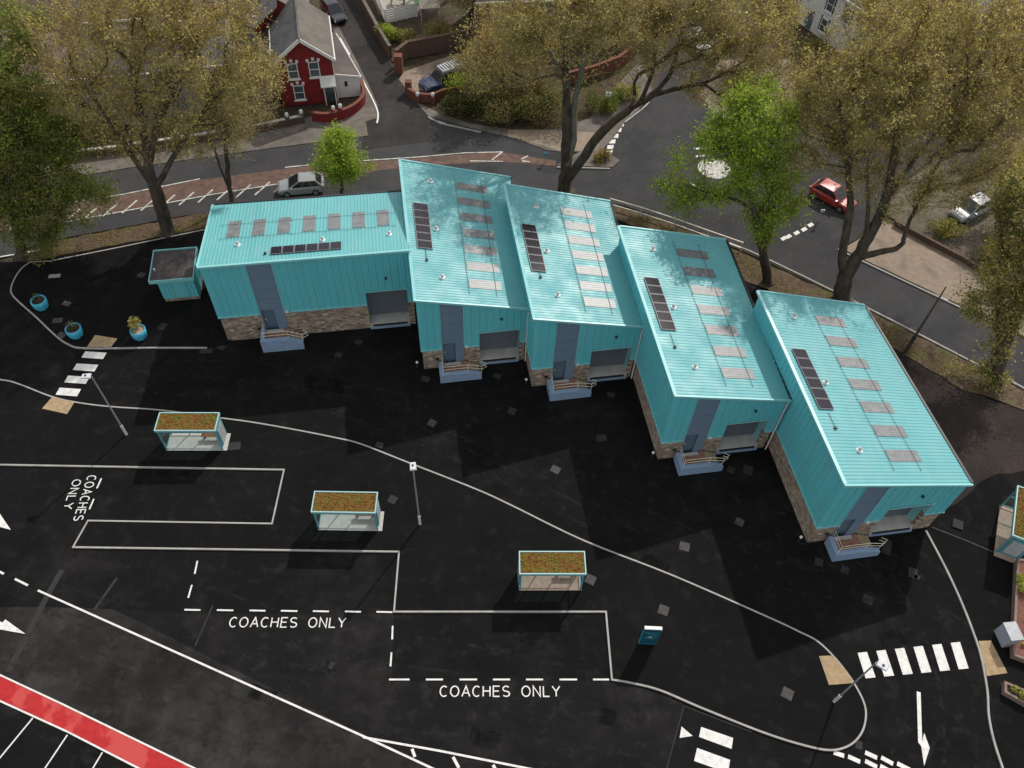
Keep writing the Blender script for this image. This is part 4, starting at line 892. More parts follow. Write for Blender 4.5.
# bollards at the unit corners
b0 = None
for (px, py), lab in (((417.5, 367), 'small white marker post by the front corner of the second unit from the left'), ((526, 384), 'small white marker post by the front corner of the middle unit'), ((652, 457), 'small white marker post by the front corner of the stepped forward unit'), ((798.5, 541), 'small white marker post by the front corner of the unit furthest forward')):
    if b0 is None:
        b0 = thing('marker_post', lab, 'marker post', at(px, py), 0, 'white marker posts')
        MB().lathe([(.09, 0), (.09, .5)], 12).build('post', 'dark_metal', b0); MB().lathe([(.09, .5), (.1, .54), (.09, .6), (0, .63)], 12).build('cap', 'white_plastic', b0)
    else: dup(b0, at(px, py), 0, lab)
# covers and drains let into the tarmac
CV = [(54.5, 276, 1.0, .45, 'pale oblong cover near the back kerb of the planter footway', 3, .1), (141.5, 275, .62, .6, 'dim square cover just left of the substation', 0, .1), (66.5, 303.5, .7, .5, 'pale rounded cover right of the leftmost round planter', 1, .1),
 (57.5, 320.5, .8, .55, 'pale slanted cover between the two left round planters', 1, .1), (61.5, 335, .7, .55, 'pale cover beside the spiky planter close to the kerb', 1, .1), (162.5, 326.5, .6, .7, 'dim cover right of the green planter', 0, .1),
 (206, 351, 1.0, .5, 'dim long cover where the planter kerb line ends', 0, 0), (221, 347, .7, .5, 'dim cover at the front left corner of the long unit', 0, 0), (358.5, 342, .6, .5, 'faint cover in the shade before the long unit', 0, 0), (338.5, 355, .6, .5, 'faint cover in deep shade below the long unit', 0, 0),
 (432, 423, .62, .62, 'square grey cover alone in the yard above the upright lamp', 1, 0), (512, 411, .62, .62, 'grey cover in the yard below the middle unit', 0, 0), (425.5, 379, .7, .55, 'dim cover before the second unit', 0, 0), (497, 376, .6, .5, 'dim cover under the second loading bay', 0, 0),
 (611, 394.5, .6, .45, 'faint cover between the middle and stepped forward units', 0, 0), (601.5, 438, .8, .6, 'grey cover left of the stepped forward unit', 0, 0), (555.5, 469.5, .7, .62, 'bright square cover at the tip of the sunlit wedge', 1, 0),
 (392.5, 499.5, .62, .62, 'grey cover between the second shelter and the upright lamp', 0, .1), (379.5, 445, .6, .5, 'pale cover right of the nearest left shelter', 0, .1), (684.5, 546.5, .72, .68, 'bright tilted cover in the yard right of the lower shelter', 1, 0), (739.5, 522, .6, .6, 'pale cover in the yard below the stepped forward steps', 1, 0),
 (731, 470, .55, .55, 'dim reddish cover by the stepped forward steps', 0, 0), (748, 470, .7, .85, 'dim cover pair under the stepped forward loading bay', 0, 0), (590.5, 579.5, .68, .68, 'pale cover at the right end of the lower shelter', 1, .1), (663.5, 610, .68, .68, 'pale tilted cover above the blue totem', 1, .1),
 (819, 562, .55, .6, 'small cover left of the furthest forward steps', 0, 0), (845, 570, .55, .6, 'small cover below the furthest forward steps', 0, 0), (887, 547, .6, 1.2, 'dark long cover before the furthest forward loading bay', 0, 0), (913, 573, .6, .8, 'pale cover beside the top of the garden kerb', 0, 0), (868, 599.5, .7, .68, 'grey cover in the yard above the right zebra crossing', 0, 0),
 (958, 524, .72, .75, 'grey cover right of the furthest forward unit', 0, .1), (917, 577, .4, .3, 'tiny cover near the garden kerb', 0, 0), (787.5, 693.5, .7, .7, 'pinkish square cover inside the kerb bend', 1, .1), (331.5, 665.5, .3, .45, 'small black cover below the upper coach bay', 2, 0), (859, 745, .4, .5, 'reddish drain at the foot of the kerb bend', 0, 0), (201, 463, .9, .7, 'dim cover right of the leftmost shelter slab', 0, .1)]
cm = ['cover_iron', 'cover_pale', 'dark_metal', 'cover_concrete']
for i, (px, py, w_, h_, lab, k, z) in enumerate(CV):
    if (px, py) == (201, 463): px, py = 234.5, 446
    c = at(px, py, z); w_ *= .9; h_ *= .9; a = rad(-28 + (i * 37) % 16) if w_ < .68 else rad(10); mb = MB()
    mb.box(-w_/2, w_/2, -h_/2, h_/2, -.02, .009)
    o = mb.build('inspection_cover', cm[k], None, smooth=False); o.location = c; o.rotation_euler = (0, 0, a)
    tag(o, lab, 'manhole cover', 'covers let into the tarmac')
# guard rail and white fence behind the units
def rail_run(label, pts, h, m, n_post):
    c = pts[0].copy(); c.z = .05; t = thing('guard_rail', label, 'guard rail', c, 0)
    L_ = [p - c for p in pts]
    for z in (h, h * .4):
        MB().tube([Vector((p.x, p.y, z)) for p in L_], .055, 6).build('rail', m, t)
    for p in L_:
        MB().tube([(p.x, p.y, 0), (p.x, p.y, h)], .035, 6).build('post', m, t)
gp = ats([(609, 208), (640, 217), (673, 228), (706, 240), (740, 252)])
rail_run('pale guard rail along the road behind the middle and stepped forward units', [gp[0].lerp(gp[1], .0)] + gp[1:], 1.0, 'steel_rail', 5)

# ================================================================== HOUSES AND GARDENS
def window(parent, u, z, w, h, face, frame='white_render', glass='window_glass', surround=None, bars=1):
    """window on a wall: face(u, z, out) -> local point"""
    mb = MB()
    def slab(u0, u1, z0, z1, a, b, mi=0): mb.hexa([face(u0, z0, b), face(u1, z0, b), face(u1, z0, a), face(u0, z0, a), face(u0, z1, b), face(u1, z1, b), face(u1, z1, a), face(u0, z1, a)], mi)
    t = .09
    slab(u - w/2, u - w/2 + t, z, z + h, .005, .06); slab(u + w/2 - t, u + w/2, z, z + h, .005, .06); slab(u - w/2 + t, u + w/2 - t, z + h - t, z + h, .005, .06); slab(u - w/2 + t, u + w/2 - t, z, z + t, .005, .06)
    slab(u - w/2 + t, u + w/2 - t, z + h * .5 - .035, z + h * .5 + .035, .005, .05)
    slab(u - w/2 - .1, u + w/2 + .1, z - .12, z - .002, .003, .14)
    if surround == 'keystones':
        for du in (-w/2 - .02, 0, w/2 + .02): slab(u + du - .13, u + du + .13, z + h + .03 + (.12 if du == 0 else 0), z + h + .3 + (.14 if du == 0 else 0), .003, .09)
    elif surround == 'band':
        slab(u - w/2 - .16, u - w/2 - .002, z, z + h + .16, .003, .05, 1); slab(u + w/2 + .002, u + w/2 + .16, z, z + h + .16, .003, .05, 1)
    wn = mb.build('window', [frame, 'dark_metal'], parent)
    mb = MB(); mb.quad(face(u - w/2 + t, z + t, .02), face(u + w/2 - t, z + t, .02), face(u + w/2 - t, z + h - t, .02), face(u - w/2 + t, z + h - t, .02)); mb.build('pane', glass, wn)
    return wn
def house(name, label, loc, rz, W, D, eave, apex, wallm, roofm, gable_front, wins=(), door=None, chim=(), group=None, roof2=None, surround=None, over=.3, trim='white_render', bays=()):
    """local: u along the front 0..W, v back 0..D"""
    t = thing(name, label, 'house', loc, rz, group); mb = MB()
    if gable_front:
        mb.add([(0,0,0),(W,0,0),(W,0,eave),(W/2,0,apex),(0,0,eave)], [(0,1,2,3,4)]); mb.add([(0,D,0),(W,D,0),(W,D,eave),(W/2,D,apex),(0,D,eave)], [(4,3,2,1,0)])
        mb.quad((0,0,0),(0,D,0),(0,D,eave),(0,0,eave)); mb.quad((W,0,0),(W,D,0),(W,D,eave),(W,0,eave))
    else:
        mb.add([(0,0,0),(0,D,0),(0,D,eave),(0,D/2,apex),(0,0,eave)], [(0,1,2,3,4)]); mb.add([(W,0,0),(W,D,0),(W,D,eave),(W,D/2,apex),(W,0,eave)], [(4,3,2,1,0)])
        mb.quad((0,0,0),(W,0,0),(W,0,eave),(0,0,eave)); mb.quad((0,D,0),(W,D,0),(W,D,eave),(0,D,eave))
    mb.build('wall', wallm, t)
    th = .14
    def slope(pts, m):
        mb = MB(); mb.hexa([*pts, *[(p[0], p[1], p[2] + th) for p in pts]]); return mb
    if gable_front:
        k = (apex - eave) / (W / 2); e = eave - k * over + .03; a = apex + .03
        A = slope([(-over, -over, e), (W/2, -over, a), (W/2, D + over, a), (-over, D + over, e)], 0); Bq = slope([(W/2, -over, a), (W + over, -over, e), (W + over, D + over, e), (W/2, D + over, a)], 0)
    else:
        k = (apex - eave) / (D / 2); e = eave - k * over + .03; a = apex + .03
        A = slope([(-over, -over, e), (W + over, -over, e), (W + over, D/2, a), (-over, D/2, a)], 0); Bq = slope([(-over, D/2, a), (W + over, D/2, a), (W + over, D + over, e), (-over, D + over, e)], 0)
    mb = MB(); mb.add(A.v, A.f, 0); mb.add(Bq.v, Bq.f, 1); rf = mb.build('roof', [roofm, roof2 or roofm], t)
    mb = MB()
    if gable_front:
        mb.tube([(W/2, -over, a + th), (W/2, D + over, a + th)], .11, 6); 
        rm = MB()
        for s in (-over, W + over): rm.bar((s, -over - .04, e + .06), (W/2, -over - .04, a + .06), .08, .3)
        rm.bar((-over - .05, -over, e), (-over - .05, D + over, e), .12, .12); rm.bar((W + over + .05, -over, e), (W + over + .05, D + over, e), .12, .12)
    else:
        mb.tube([(-over, D/2, a + th), (W + over, D/2, a + th)], .11, 6)
        rm = MB(); rm.bar((-over, -over - .05, e + .05), (W + over, -over - .05, e + .05), .12, .14)
        MB().bar((-over, D + over + .05, e + .05), (W + over, D + over + .05, e + .05), .12, .14).build('gutter_board', trim, rf)
    mb.build('ridge_tiles', roofm, rf); rm.build('gutter_board', trim, rf)
    for (u, v, h) in chim:
        mb = MB(); mb.box(u - .45, u + .45, v - .3, v + .3, eave, apex + h, 0); mb.box(u - .5, u + .5, v - .35, v + .35, apex + h, apex + h + .12, 0)
        for q in (-.22, .22): mb.lathe([(.12, apex + h + .12), (.1, apex + h + .5), (.07, apex + h + .5)], 8, (u + q, v), 1)
        mb.build('chimney', ['brick_red', 'tile_pink'], rf)
    front = lambda u, z, o: (u, -o, z)
    for (u, z, w, h) in wins: window(t, u, z, w, h, front, surround=surround)
    for u in bays:
        mb = MB(); mb.add([(u-1.2,0,0),(u-.8,-.7,0),(u+.8,-.7,0),(u+1.2,0,0),(u-1.2,0,2.7),(u-.8,-.7,2.7),(u+.8,-.7,2.7),(u+1.2,0,2.7),(u,-.01,3.2)], [(0,1,5,4),(1,2,6,5),(2,3,7,6)], 0); mb.add([(u-1.3,0,2.7),(u-.85,-.8,2.7),(u+.85,-.8,2.7),(u+1.3,0,2.7),(u,-.01,3.25)], [(0,1,4),(1,2,4),(2,3,4)], 1)
        by = mb.build('bay', [wallm, roofm], t)
        mb = MB(); mb.box(u - .65, u + .65, -.73, -.705, .9, 2.3); mb.build('bay_window', 'window_glass', by)
    if door:
        u, w, h, m = door; d = MB().box(u - w/2, u + w/2, -.05, -.004, 0.1, h).build('door', m, t); MB().box(u + w/2 - .16, u + w/2 - .1, -.09, -.052, h * .5, h * .5 + .1).build('door_handle', 'alloy', d)
    return t
# the red house on the corner with its lean-to annexe
A = at(284, 106.5); B_ = at(338, 101.5); rzR = math.atan2((B_ - A).y, (B_ - A).x); WR = (B_ - A).length
hr = house('red_house', 'red rendered gabled house with white window surrounds on the street corner', A, rzR, WR, 7.6, 4.7, 6.75, 'red_render', 'slate_roof', True,
      wins=((1.5, 2.85, 1.0, 1.6), (3.5, 2.85, 1.0, 1.6), (1.7, .6, 1.0, 1.55)), chim=(), roof2='brown_roof', surround='keystones', over=.28)
mb = MB(); mb.box(4.15, 5.05, -.05, -.005, .1, 2.05, 0); mb.build('door', 'window_glass', hr)
mb = MB(); mb.box(4.05, 4.15, -.55, -.004, 0, 2.1); mb.box(5.05, 5.15, -.55, -.004, 0, 2.1); mb.hexa([(3.85,-.8,2.1),(5.3,-.8,2.1),(5.3,-.02,2.45),(3.85,-.02,2.45),(3.85,-.8,2.2),(5.3,-.8,2.2),(5.3,-.02,2.9),(3.85,-.02,2.9)]); mb.build('porch', 'white_render', hr)
mb = MB(); x0, x1 = WR + .02, WR + 2.35
xe = WR + .55; mb.add([(x0,.6,0),(x1,.6,0),(x1,.6,2.15),(x0,.6,2.6),(x0,8,0),(xe,8,0),(xe,8,2.5),(x0,8,2.6)], [(0,1,2,3),(5,4,7,6),(1,5,6,2)]); an = mb.build('annexe_wall', 'white_render', hr)
mb = MB(); mb.hexa([(x0,.45,2.62),(x1+.15,.45,2.16),(xe+.15,8.1,2.52),(x0,8.1,2.62),(x0,.45,2.72),(x1+.15,.45,2.26),(xe+.15,8.1,2.62),(x0,8.1,2.72)]); mb.build('annexe_roof', 'annex_slate', an)
mb = MB(); mb.bar((x0,.42,2.64),(x1+.15,.42,2.18),.07,.18); mb.bar((x1+.2,.4,2.16),(xe+.2,8.1,2.52),.1,.12); mb.build('annexe_trim', 'white_plastic', an)
mb = MB(); mb.box(x0 + .85, x0 + 1.15, .56, .595, 1.2, 1.75); mb.build('annexe_window', 'dark_glass', an)
y0, y1, xa, xb = 7.62, 18.5, -1.9, WR - 1.7; xm = (xa + xb) / 2
mb = MB(); mb.add([(xa,y0,0),(xb,y0,0),(xb,y0,4.6),(xm,y0,6.6),(xa,y0,4.6),(xa,y1,0),(xb,y1,0),(xb,y1,4.6),(xm,y1,6.6),(xa,y1,4.6)], [(0,1,2,3,4),(9,8,7,6,5),(0,4,9,5),(1,6,7,2)]); mb.build('rear_wall', 'red_render', hr)
mb = MB(); mb.hexa([(xa-.25,y0-1.5,4.45),(xm,y0-1.5,6.65),(xm,y1+.2,6.65),(xa-.25,y1+.2,4.45),(xa-.25,y0-1.5,4.57),(xm,y0-1.5,6.77),(xm,y1+.2,6.77),(xa-.25,y1+.2,4.57)]); mb.hexa([(xm,y0+.02,6.65),(xb+.25,y0+.02,4.45),(xb+.25,y1+.2,4.45),(xm,y1+.2,6.65),(xm,y0+.02,6.77),(xb+.25,y0+.02,4.57),(xb+.25,y1+.2,4.57),(xm,y1+.2,6.77)], 1); rr_ = mb.build('rear_roof', ['slate_roof', 'brown_roof'], hr)
mb = MB(); mb.box(xm - .7, xm + .1, y0 + 4, y0 + 4.7, 5.5, 7.7); mb.lathe([(.13, 7.7), (.1, 8.1), (.06, 8.1)], 8, (xm - .3, y0 + 4.35)); mb.build('chimney', 'brick_red', rr_)
mb = MB(); mb.hexa([(-2.6,2.5,0),(-.02,2.5,0),(-.02,9,0),(-2.6,9,0),(-2.6,2.5,2.6),(-.02,2.5,4.2),(-.02,9,4.2),(-2.6,9,2.6)]); mb.build('side_wing', 'red_render', hr)
mb = MB(); mb.hexa([(-2.75,2.3,2.55),(-.03,2.3,4.25),(-.03,9.2,4.25),(-2.75,9.2,2.55),(-2.75,2.3,2.68),(-.03,2.3,4.38),(-.03,9.2,4.38),(-2.75,9.2,2.68)]); mb.build('wing_roof', 'slate_roof', hr)
MB().tube([(WR + .05, -.05, 0), (WR + .05, -.05, 4.6)], .045, 6).build('downpipe', 'white_plastic', hr)
# terrace behind the bare trees on the left
ux = Vector((math.cos(rzR), math.sin(rzR), 0)); uv = Vector((-ux.y, ux.x, 0))
def row(off, back): return A + ux * off + uv * back
house('terraced_house', 'grey rendered house behind the bare tree, second from the red house', row(-17.5, -.5), rzR, 6.2, 9, 5.2, 7.3, 'grey_render', 'slate_roof', False, wins=((1.4, 3.2, 1, 1.4), (4.7, 3.2, 1, 1.4), (4.6, .9, 1.2, 1.5)), door=(1.4, .95, 2.1, 'slate_door'), chim=((.6, 4.5, .9),), bays=(4.5,), group='houses facing the road on the left')
house('terraced_house', 'cream rendered house between the red house and the grey house, half hidden by twigs', row(-10.8, -.2), rzR, 6.6, 9, 5.2, 7.3, 'grey_render', 'slate_roof', False, wins=((1.4, 3.2, 1, 1.4), (4.9, 3.2, 1, 1.4), (4.9, .9, 1.2, 1.5)), door=(1.5, .95, 2.1, 'slate_door'), chim=((6, 4.5, .9),), bays=(4.6,), group='houses facing the road on the left')
house('terraced_house', 'house at the far left behind the green tree, furthest from the red house', row(-25.5, -.8), rzR, 7.4, 9, 5.2, 7.3, 'cream_render', 'tile_pink', False, wins=((1.6, 3.2, 1, 1.4), (5.6, 3.2, 1, 1.4)), door=(3.6, .95, 2.1, 'slate_door'), chim=((.6, 4.5, .9),), bays=(1.8, 5.6), group='houses facing the road on the left')
house('back_house', 'pinkish tiled house standing behind the red house and the terrace', row(-11, 17), rzR, 9, 8, 4.2, 6.4, 'cream_render', 'tile_pink', False, wins=((2, 2.2, 1, 1.3), (6, 2.2, 1, 1.3)), chim=((1, 4, .8),))
# white house and neighbours, top right
p = at(788, 15); q = at(836, 50); dw = (q - p).normalized(); rzW = math.atan2(dw.y, dw.x)
house('white_house', 'white rendered house with dark edged windows behind the big tree at the top right', p - dw * 3.0, rzW, 13.0, 8, 5.4, 7.6, 'white_render', 'slate_roof', False, wins=((2.2, 3.0, 1, 1.6), (4.8, 3.0, 1, 1.6), (8.4, 3.0, 1, 1.6), (3.6, .7, 1, 1.5), (8.4, .7, 1, 1.5), (11, 3.0, 1, 1.6)), door=(6.2, 1, 2.1, 'slate_door'), chim=((1, 4, .9), (12, 4, .9)), surround='band')
p = at(985, 40); house('white_bungalow', 'white walled house at the top right corner of the view', p, rad(35), 9, 8, 3.4, 5.6, 'white_render', 'tile_pink', False, wins=((2, 1, 1.3, 1.3), (6.5, 1, 1.3, 1.3)), door=(4.3, 1, 2.1, 'slate_door'))
# brick house behind the hedges, top centre
p = at(478, 42); house('brick_house', 'red brick house hidden behind brown trees at the top centre', p, rad(8), 10, 7, 4.6, 6.9, 'brick_red', 'brown_roof', False, wins=((2, 2.9, 1, 1.3), (7.5, 2.9, 1, 1.3), (2, .8, 1.2, 1.4), (7.5, .8, 1.2, 1.4)), door=(4.8, 1, 2.1, 'white_plastic'), chim=((9, 3.5, .9),))
p = at(585, 48); house('brick_cottage', 'orange brick cottage behind the forked tree', p, rad(14), 7, 6, 3.0, 5.2, 'brick_red', 'brown_roof', False, wins=((1.6, .9, 1.2, 1.3), (5.2, .9, 1.2, 1.3)), chim=((6, 3, .8),))
# garden walls
def gwall(label, pts, h, m, w=.24, coping=None, name='garden_wall', piers=()):
    c = pts[0].copy(); c.z = 0; t = thing(name, label, 'garden wall', c); P = [p - c for p in pts]
    MB().strip(P, w, -.05, h).build('wall', m, t)
    if coping: MB().strip(P, w + .1, h, h + .07).build('coping', coping, t)
    for (p, s, ph, pm, cap) in piers:
        l = p - c; MB().box(l.x - s, l.x + s, l.y - s, l.y + s, -.05, ph).build('pier', pm, t)
        if cap: MB().lathe([(s * .5, ph), (s * .95, ph + .18), (s * .8, ph + .4), (0, ph + .52)], 12, (l.x, l.y)).build('pier_cap', cap, t)
gwall('low wall with pale coping in front of the red house and the terrace', ats([(60, 161), (110, 155), (180, 145), (250, 134), (303, 123)]), .8, 'brick_brown', coping='worn_paint', piers=((at(303, 122.5), .2, .95, 'brick_brown', 'white_plastic'), (at(180, 145), .22, 1.0, 'brick_brown', 'white_plastic'), (at(289, 126), .2, 1.0, 'brick_brown', 'white_plastic')))
gwall('curved red garden wall around the corner of the red house', spline(ats([(313, 121), (330, 122), (350, 116), (362, 107), (365, 98), (362, 88)]), 5), .95, 'red_render', coping='brick_red', piers=((at(342, 119), .2, 1.2, 'red_render', 'white_plastic'), (at(335, 120), .18, 1.1, 'red_render', 'white_plastic')))
gwall('brown brick wall along the right side of the side street', ats([(354, -6), (366, 14), (380, 40), (391, 58)]), 1.3, 'brick_brown', coping='grey_paving')
gwall('tall brown brick wall above the driveway of the dark blue car', ats([(397, 66), (408, 57), (430, 53), (465, 46)]), 1.7, 'brick_brown', coping='brick_brown', w=.3, piers=((at(399.5, 72), .38, 1.9, 'brick_red', None),))
gwall('low curved brick wall in front of the dark blue car', spline(ats([(408, 96), (418, 101), (432, 102), (446, 97), (462, 95)]), 4), .95, 'brick_red', w=.28, piers=((at(409, 93), .3, 1.35, 'brick_red', None), (at(418, 102.5), .2, .7, 'brick_red', 'white_plastic'), (at(433, 103), .2, .7, 'brick_red', 'white_plastic')))
gwall('orange brick garden wall behind the forked tree', ats([(568, 84), (592, 78), (618, 68), (630, 58)]), 1.3, 'brick_red', coping='brick_red')
gwall('low dark wall between the tan pavement and the gravel drive', ats([(893, 225), (966, 264), (1000, 286), ('w', 54, 44)]), .55, 'brick_brown')
# terrace house edge with decking fence at the top
p = at(386, 24); q = at(417, 17); t = thing('white_fence', 'white boarded fence around the raised terrace at the top of the side street', 'fence', p)
d = q - p
def frow(a, b, h, bars):
    mb = MB()
    for i in range(bars): mb.bar(a + Vector((0, 0, .2 + h * i / bars)), b + Vector((0, 0, .2 + h * i / bars)), .03, h / bars * .82)
    return mb
frow(Vector((0, 0, 0)), d, 1.5, 6).build('board_panel', 'white_render', t)
l2 = at(372, -6) - p; frow(Vector((0, 0, 0)), l2, 1.5, 6).build('board_panel', 'white_render', t)
for k in range(4):
    s = d * (k / 3); MB().box(s.x - .06, s.x + .06, s.y - .06, s.y + .06, 0, 1.75).build('post', 'white_render', t)
for k in range(1, 4):
    s = l2 * (k / 3); MB().box(s.x - .06, s.x + .06, s.y - .06, s.y + .06, 0, 1.75).build('post', 'white_render', t)
sheet('garden_terrace', ats([(386, 22), (418, 15), (440, -20), (372, -25)]), .35, 'patio', -.1)
c = at(398, 4, .35); t = thing('garden_table', 'dark garden table on the white fenced terrace', 'table', c)
MB().box(-.8, .8, -.5, .5, .7, .76).build('table_top', 'dark_metal', t)
for x in (-.7, .7):
    for y in (-.4, .4): MB().box(x - .04, x + .04, y - .04, y + .04, 0, .7).build('leg', 'dark_metal', t)
c = at(414, 2, .35); t = thing('toy_slide', 'bright green plastic slide on the white fenced terrace', 'slide', c, rad(40))
MB().hexa([(-.3,-.9,.05),(.3,-.9,.05),(.3,.6,1.1),(-.3,.6,1.1),(-.3,-.9,.13),(.3,-.9,.13),(.3,.6,1.18),(-.3,.6,1.18)]).build('chute', 'toy_green', t)
for x in (-.28, .28): MB().bar((x, .55, 0), (x, .55, 1.5), .07).build('leg', 'toy_green', t)
MB().box(-.3, .3, .6, .9, 1.05, 1.12).build('platform', 'toy_green', t)
c = at(430, 20); t = thing('garden_canopy', 'square white canopy standing among the shrubs beside the terrace', 'canopy', c, rad(12))
for x in (-1, 1):
    for y in (-1, 1): MB().tube([(x, y, 0), (x, y, 1.9)], .035, 6).build('post', 'lamp_grey', t)
mb = MB(); mb.add([(-1.1,-1.1,1.9),(1.1,-1.1,1.9),(1.1,1.1,1.9),(-1.1,1.1,1.9),(0,0,2.35)], [(0,1,4),(1,2,4),(2,3,4),(3,0,4),(3,2,1,0)]); mb.build('cover', 'cream_render', t)
sheet('rear_garden', ats([(378, 25), (392, 62), (465, 48), (470, 20), (440, -20), (400, 20)]), .02, 'earth')
# lamp column bases / signs by the junction
def post_sign(label, px, py, h, disc, m):
    t = thing('road_sign', label, 'road sign', at(px, py))
    MB().tube([(0, 0, 0), (0, 0, h)], .045, 8).build('post', 'galvanised', t)
    mb = MB(); mb.box(-disc, disc, -.03, .03, h - disc * 1.6, h); mb.build('sign_plate', m, t)
post_sign('small pale sign on a post by the shrubs of the junction corner', 606, 112, 2.2, .28, 'white_plastic')
post_sign('white post with small plate beside the red car', 818, 222, 1.4, .16, 'white_plastic')
post_sign('short bollard sign on the splitter island by the forked tree', 545, 163, 1.1, .18, 'totem_light')

# ================================================================== CARS
def car(label, loc, rz, L, W, H, paint, kind='hatch', rack=False):
    t = thing('parked_car', label, 'car', loc, rz)
    hw = W / 2; sh = H * (.60 if kind != 'suv' else .58)
    nose = .46 * H if kind != 'suv' else .53 * H
    st = [(-L*.5, .80, .34, sh*.86), (-L*.485, .9, .24, sh*.97), (-L*.42, .98, .2, sh), (-L*.2, 1, .18, sh*1.0), (L*.08, 1, .18, sh*.985), (L*.22, .995, .18, sh*.95), (L*.36, .96, .19, nose*1.12), (L*.45, .88, .22, nose*1.02), (L*.492, .74, .28, nose*.86), (L*.5, .62, .34, nose*.7)]
    ring = []
    for x, k, zb, zt in st:
        w_ = hw * k; m_ = zb + (zt - zb) * .45
        ring.append([(x, -w_*.9, zb), (x, -w_*.99, zb + .1), (x, -w_, m_), (x, -w_*.97, zt - .1), (x, -w_*.87, zt), (x, 0, zt + .025), (x, w_*.87, zt), (x, w_*.97, zt - .1), (x, w_, m_), (x, w_*.99, zb + .1), (x, w_*.9, zb)])
    mb = MB(); n = 11; mb.add([p for r in ring for p in r], [(i*n+k, i*n+(k+1) % n, (i+1)*n+(k+1) % n, (i+1)*n+k) for i in range(len(ring)-1) for k in range(n)] + [tuple(range(n)), tuple((len(ring)-1)*n + k for k in range(n))])
    # cabin
    x0, x1, x2, x3 = {'hatch': (-.48, -.33, .02, .27), 'suv': (-.49, -.455, .06, .2), 'saloon': (-.36, -.22, .03, .22)}[kind]
    wb = hw * .9; wt = hw * .72; zt = H
    C = [(L*x0, -wb, sh - .02), (L*x3, -wb, sh - .05), (L*x3, wb, sh - .05), (L*x0, wb, sh - .02), (L*x1, -wt, zt - .05), (L*x2, -wt, zt - .04), (L*x2, wt, zt - .04), (L*x1, wt, zt - .05)]
    mb.add(C, [(0,1,5,4), (1,2,6,5), (2,3,7,6), (3,0,4,7)])
    mb.add([C[4], C[5], C[6], C[7], (L*(x1*.6+x2*.4), 0, zt + .02), (L*(x1*.2+x2*.8), 0, zt + .01)], [(0,1,5,4), (1,2,5), (2,3,4,5), (3,0,4)])
    bd = mb.build('body', paint, t, smooth=False)
    md = bd.modifiers.new('bevel', 'BEVEL'); md.width = .06; md.segments = 3; md.limit_method = 'ANGLE'; md.angle_limit = rad(25)
    def pane(nm, i, j, k, l, a, b, c, d, off):
        P = [Vector(C[q]) for q in (i, j, k, l)]
        def bl(s, r): return P[0].lerp(P[1], s).lerp(P[3].lerp(P[2], s), r)
        nrm = (P[1] - P[0]).cross(P[3] - P[0]).normalized(); ctr = sum(P, Vector()) / 4
        if nrm.dot(ctr - Vector((0, 0, sh))) < 0: nrm = -nrm
        q = [bl(a, c) + nrm * off, bl(b, c) + nrm * off, bl(b, d) + nrm * off, bl(a, d) + nrm * off]
        return MB().quad(*q)
    pane('w', 1, 2, 6, 5, .05, .95, .1, .96, .012).build('windscreen', 'dark_glass', t)
    pane('r', 3, 0, 4, 7, .08, .92, .2, .92, .012).build('rear_window', 'dark_glass', t)
    for (i, j, k, l) in ((0, 1, 5, 4), (3, 2, 6, 7)):
        mb = MB()
        for a, b in ((.08, .34), (.36, .62), (.64, .92)):
            p = pane('s', i, j, k, l, a, b, .16, .9, .012); mb.add(p.v, p.f)
        mb.build('side_window', 'dark_glass', t)
    wr = .31 if kind != 'suv' else .37
    for sx in (-.3, .31):
        for sy in (-1, 1):
            y = sy * (hw - .1); wl = MB()
            for yy in (0,): 
                vs = []; N = 16
                for (yo, r) in ((-.1, wr * .9), (-.08, wr), (.08, wr), (.11, wr * .9)):
                    vs += [(L*sx + r * math.cos(2*math.pi*k/N), y + yo, wr + r * math.sin(2*math.pi*k/N)) for k in range(N)]
                wl.add(vs, [(i*N+k, i*N+(k+1) % N, (i+1)*N+(k+1) % N, (i+1)*N+k) for i in range(3) for k in range(N)] + [tuple(range(N)), tuple(3*N + k for k in range(N))])
            w_ = wl.build('wheel', 'black_rubber', t)
            rm = MB(); N = 12; yo = y + sy * .125; r = wr * .62
            rm.add([(L*sx + r * math.cos(2*math.pi*k/N), yo, wr + r * math.sin(2*math.pi*k/N)) for k in range(N)], [tuple(range(N))]); rm.build('rim', 'alloy', w_)
    for sy in (-1, 1):
        mb = MB(); y = sy * hw * .62; mb.hexa([(L*.44, y - .17, nose*.72), (L*.498, y - .15, nose*.7), (L*.49, y + .12 * 1, nose*.7), (L*.44, y + .2, nose*.72), (L*.43, y - .17, nose*.99), (L*.484, y - .15, nose*.9), (L*.478, y + .12, nose*.9), (L*.43, y + .2, nose*.99)]); mb.build('headlight', 'head_glass', t)
        mb = MB(); y = sy * hw * .72; mb.box(-L*.502, -L*.47, y - .12, y + .12, sh*.66, sh*.9); mb.build('tail_light', 'tail_glass', t)
        mb = MB(); y = sy * (hw + .08); mb.box(L*.17, L*.2, y - .1, y + .1, sh - .02, sh + .13); mb.build('door_mirror', paint, t)
        mb = MB(); mb.box(-L*.38, L*.05, sy * wt * .96 - .02, sy * wt * .96 + .02, zt - .03, zt + .035)
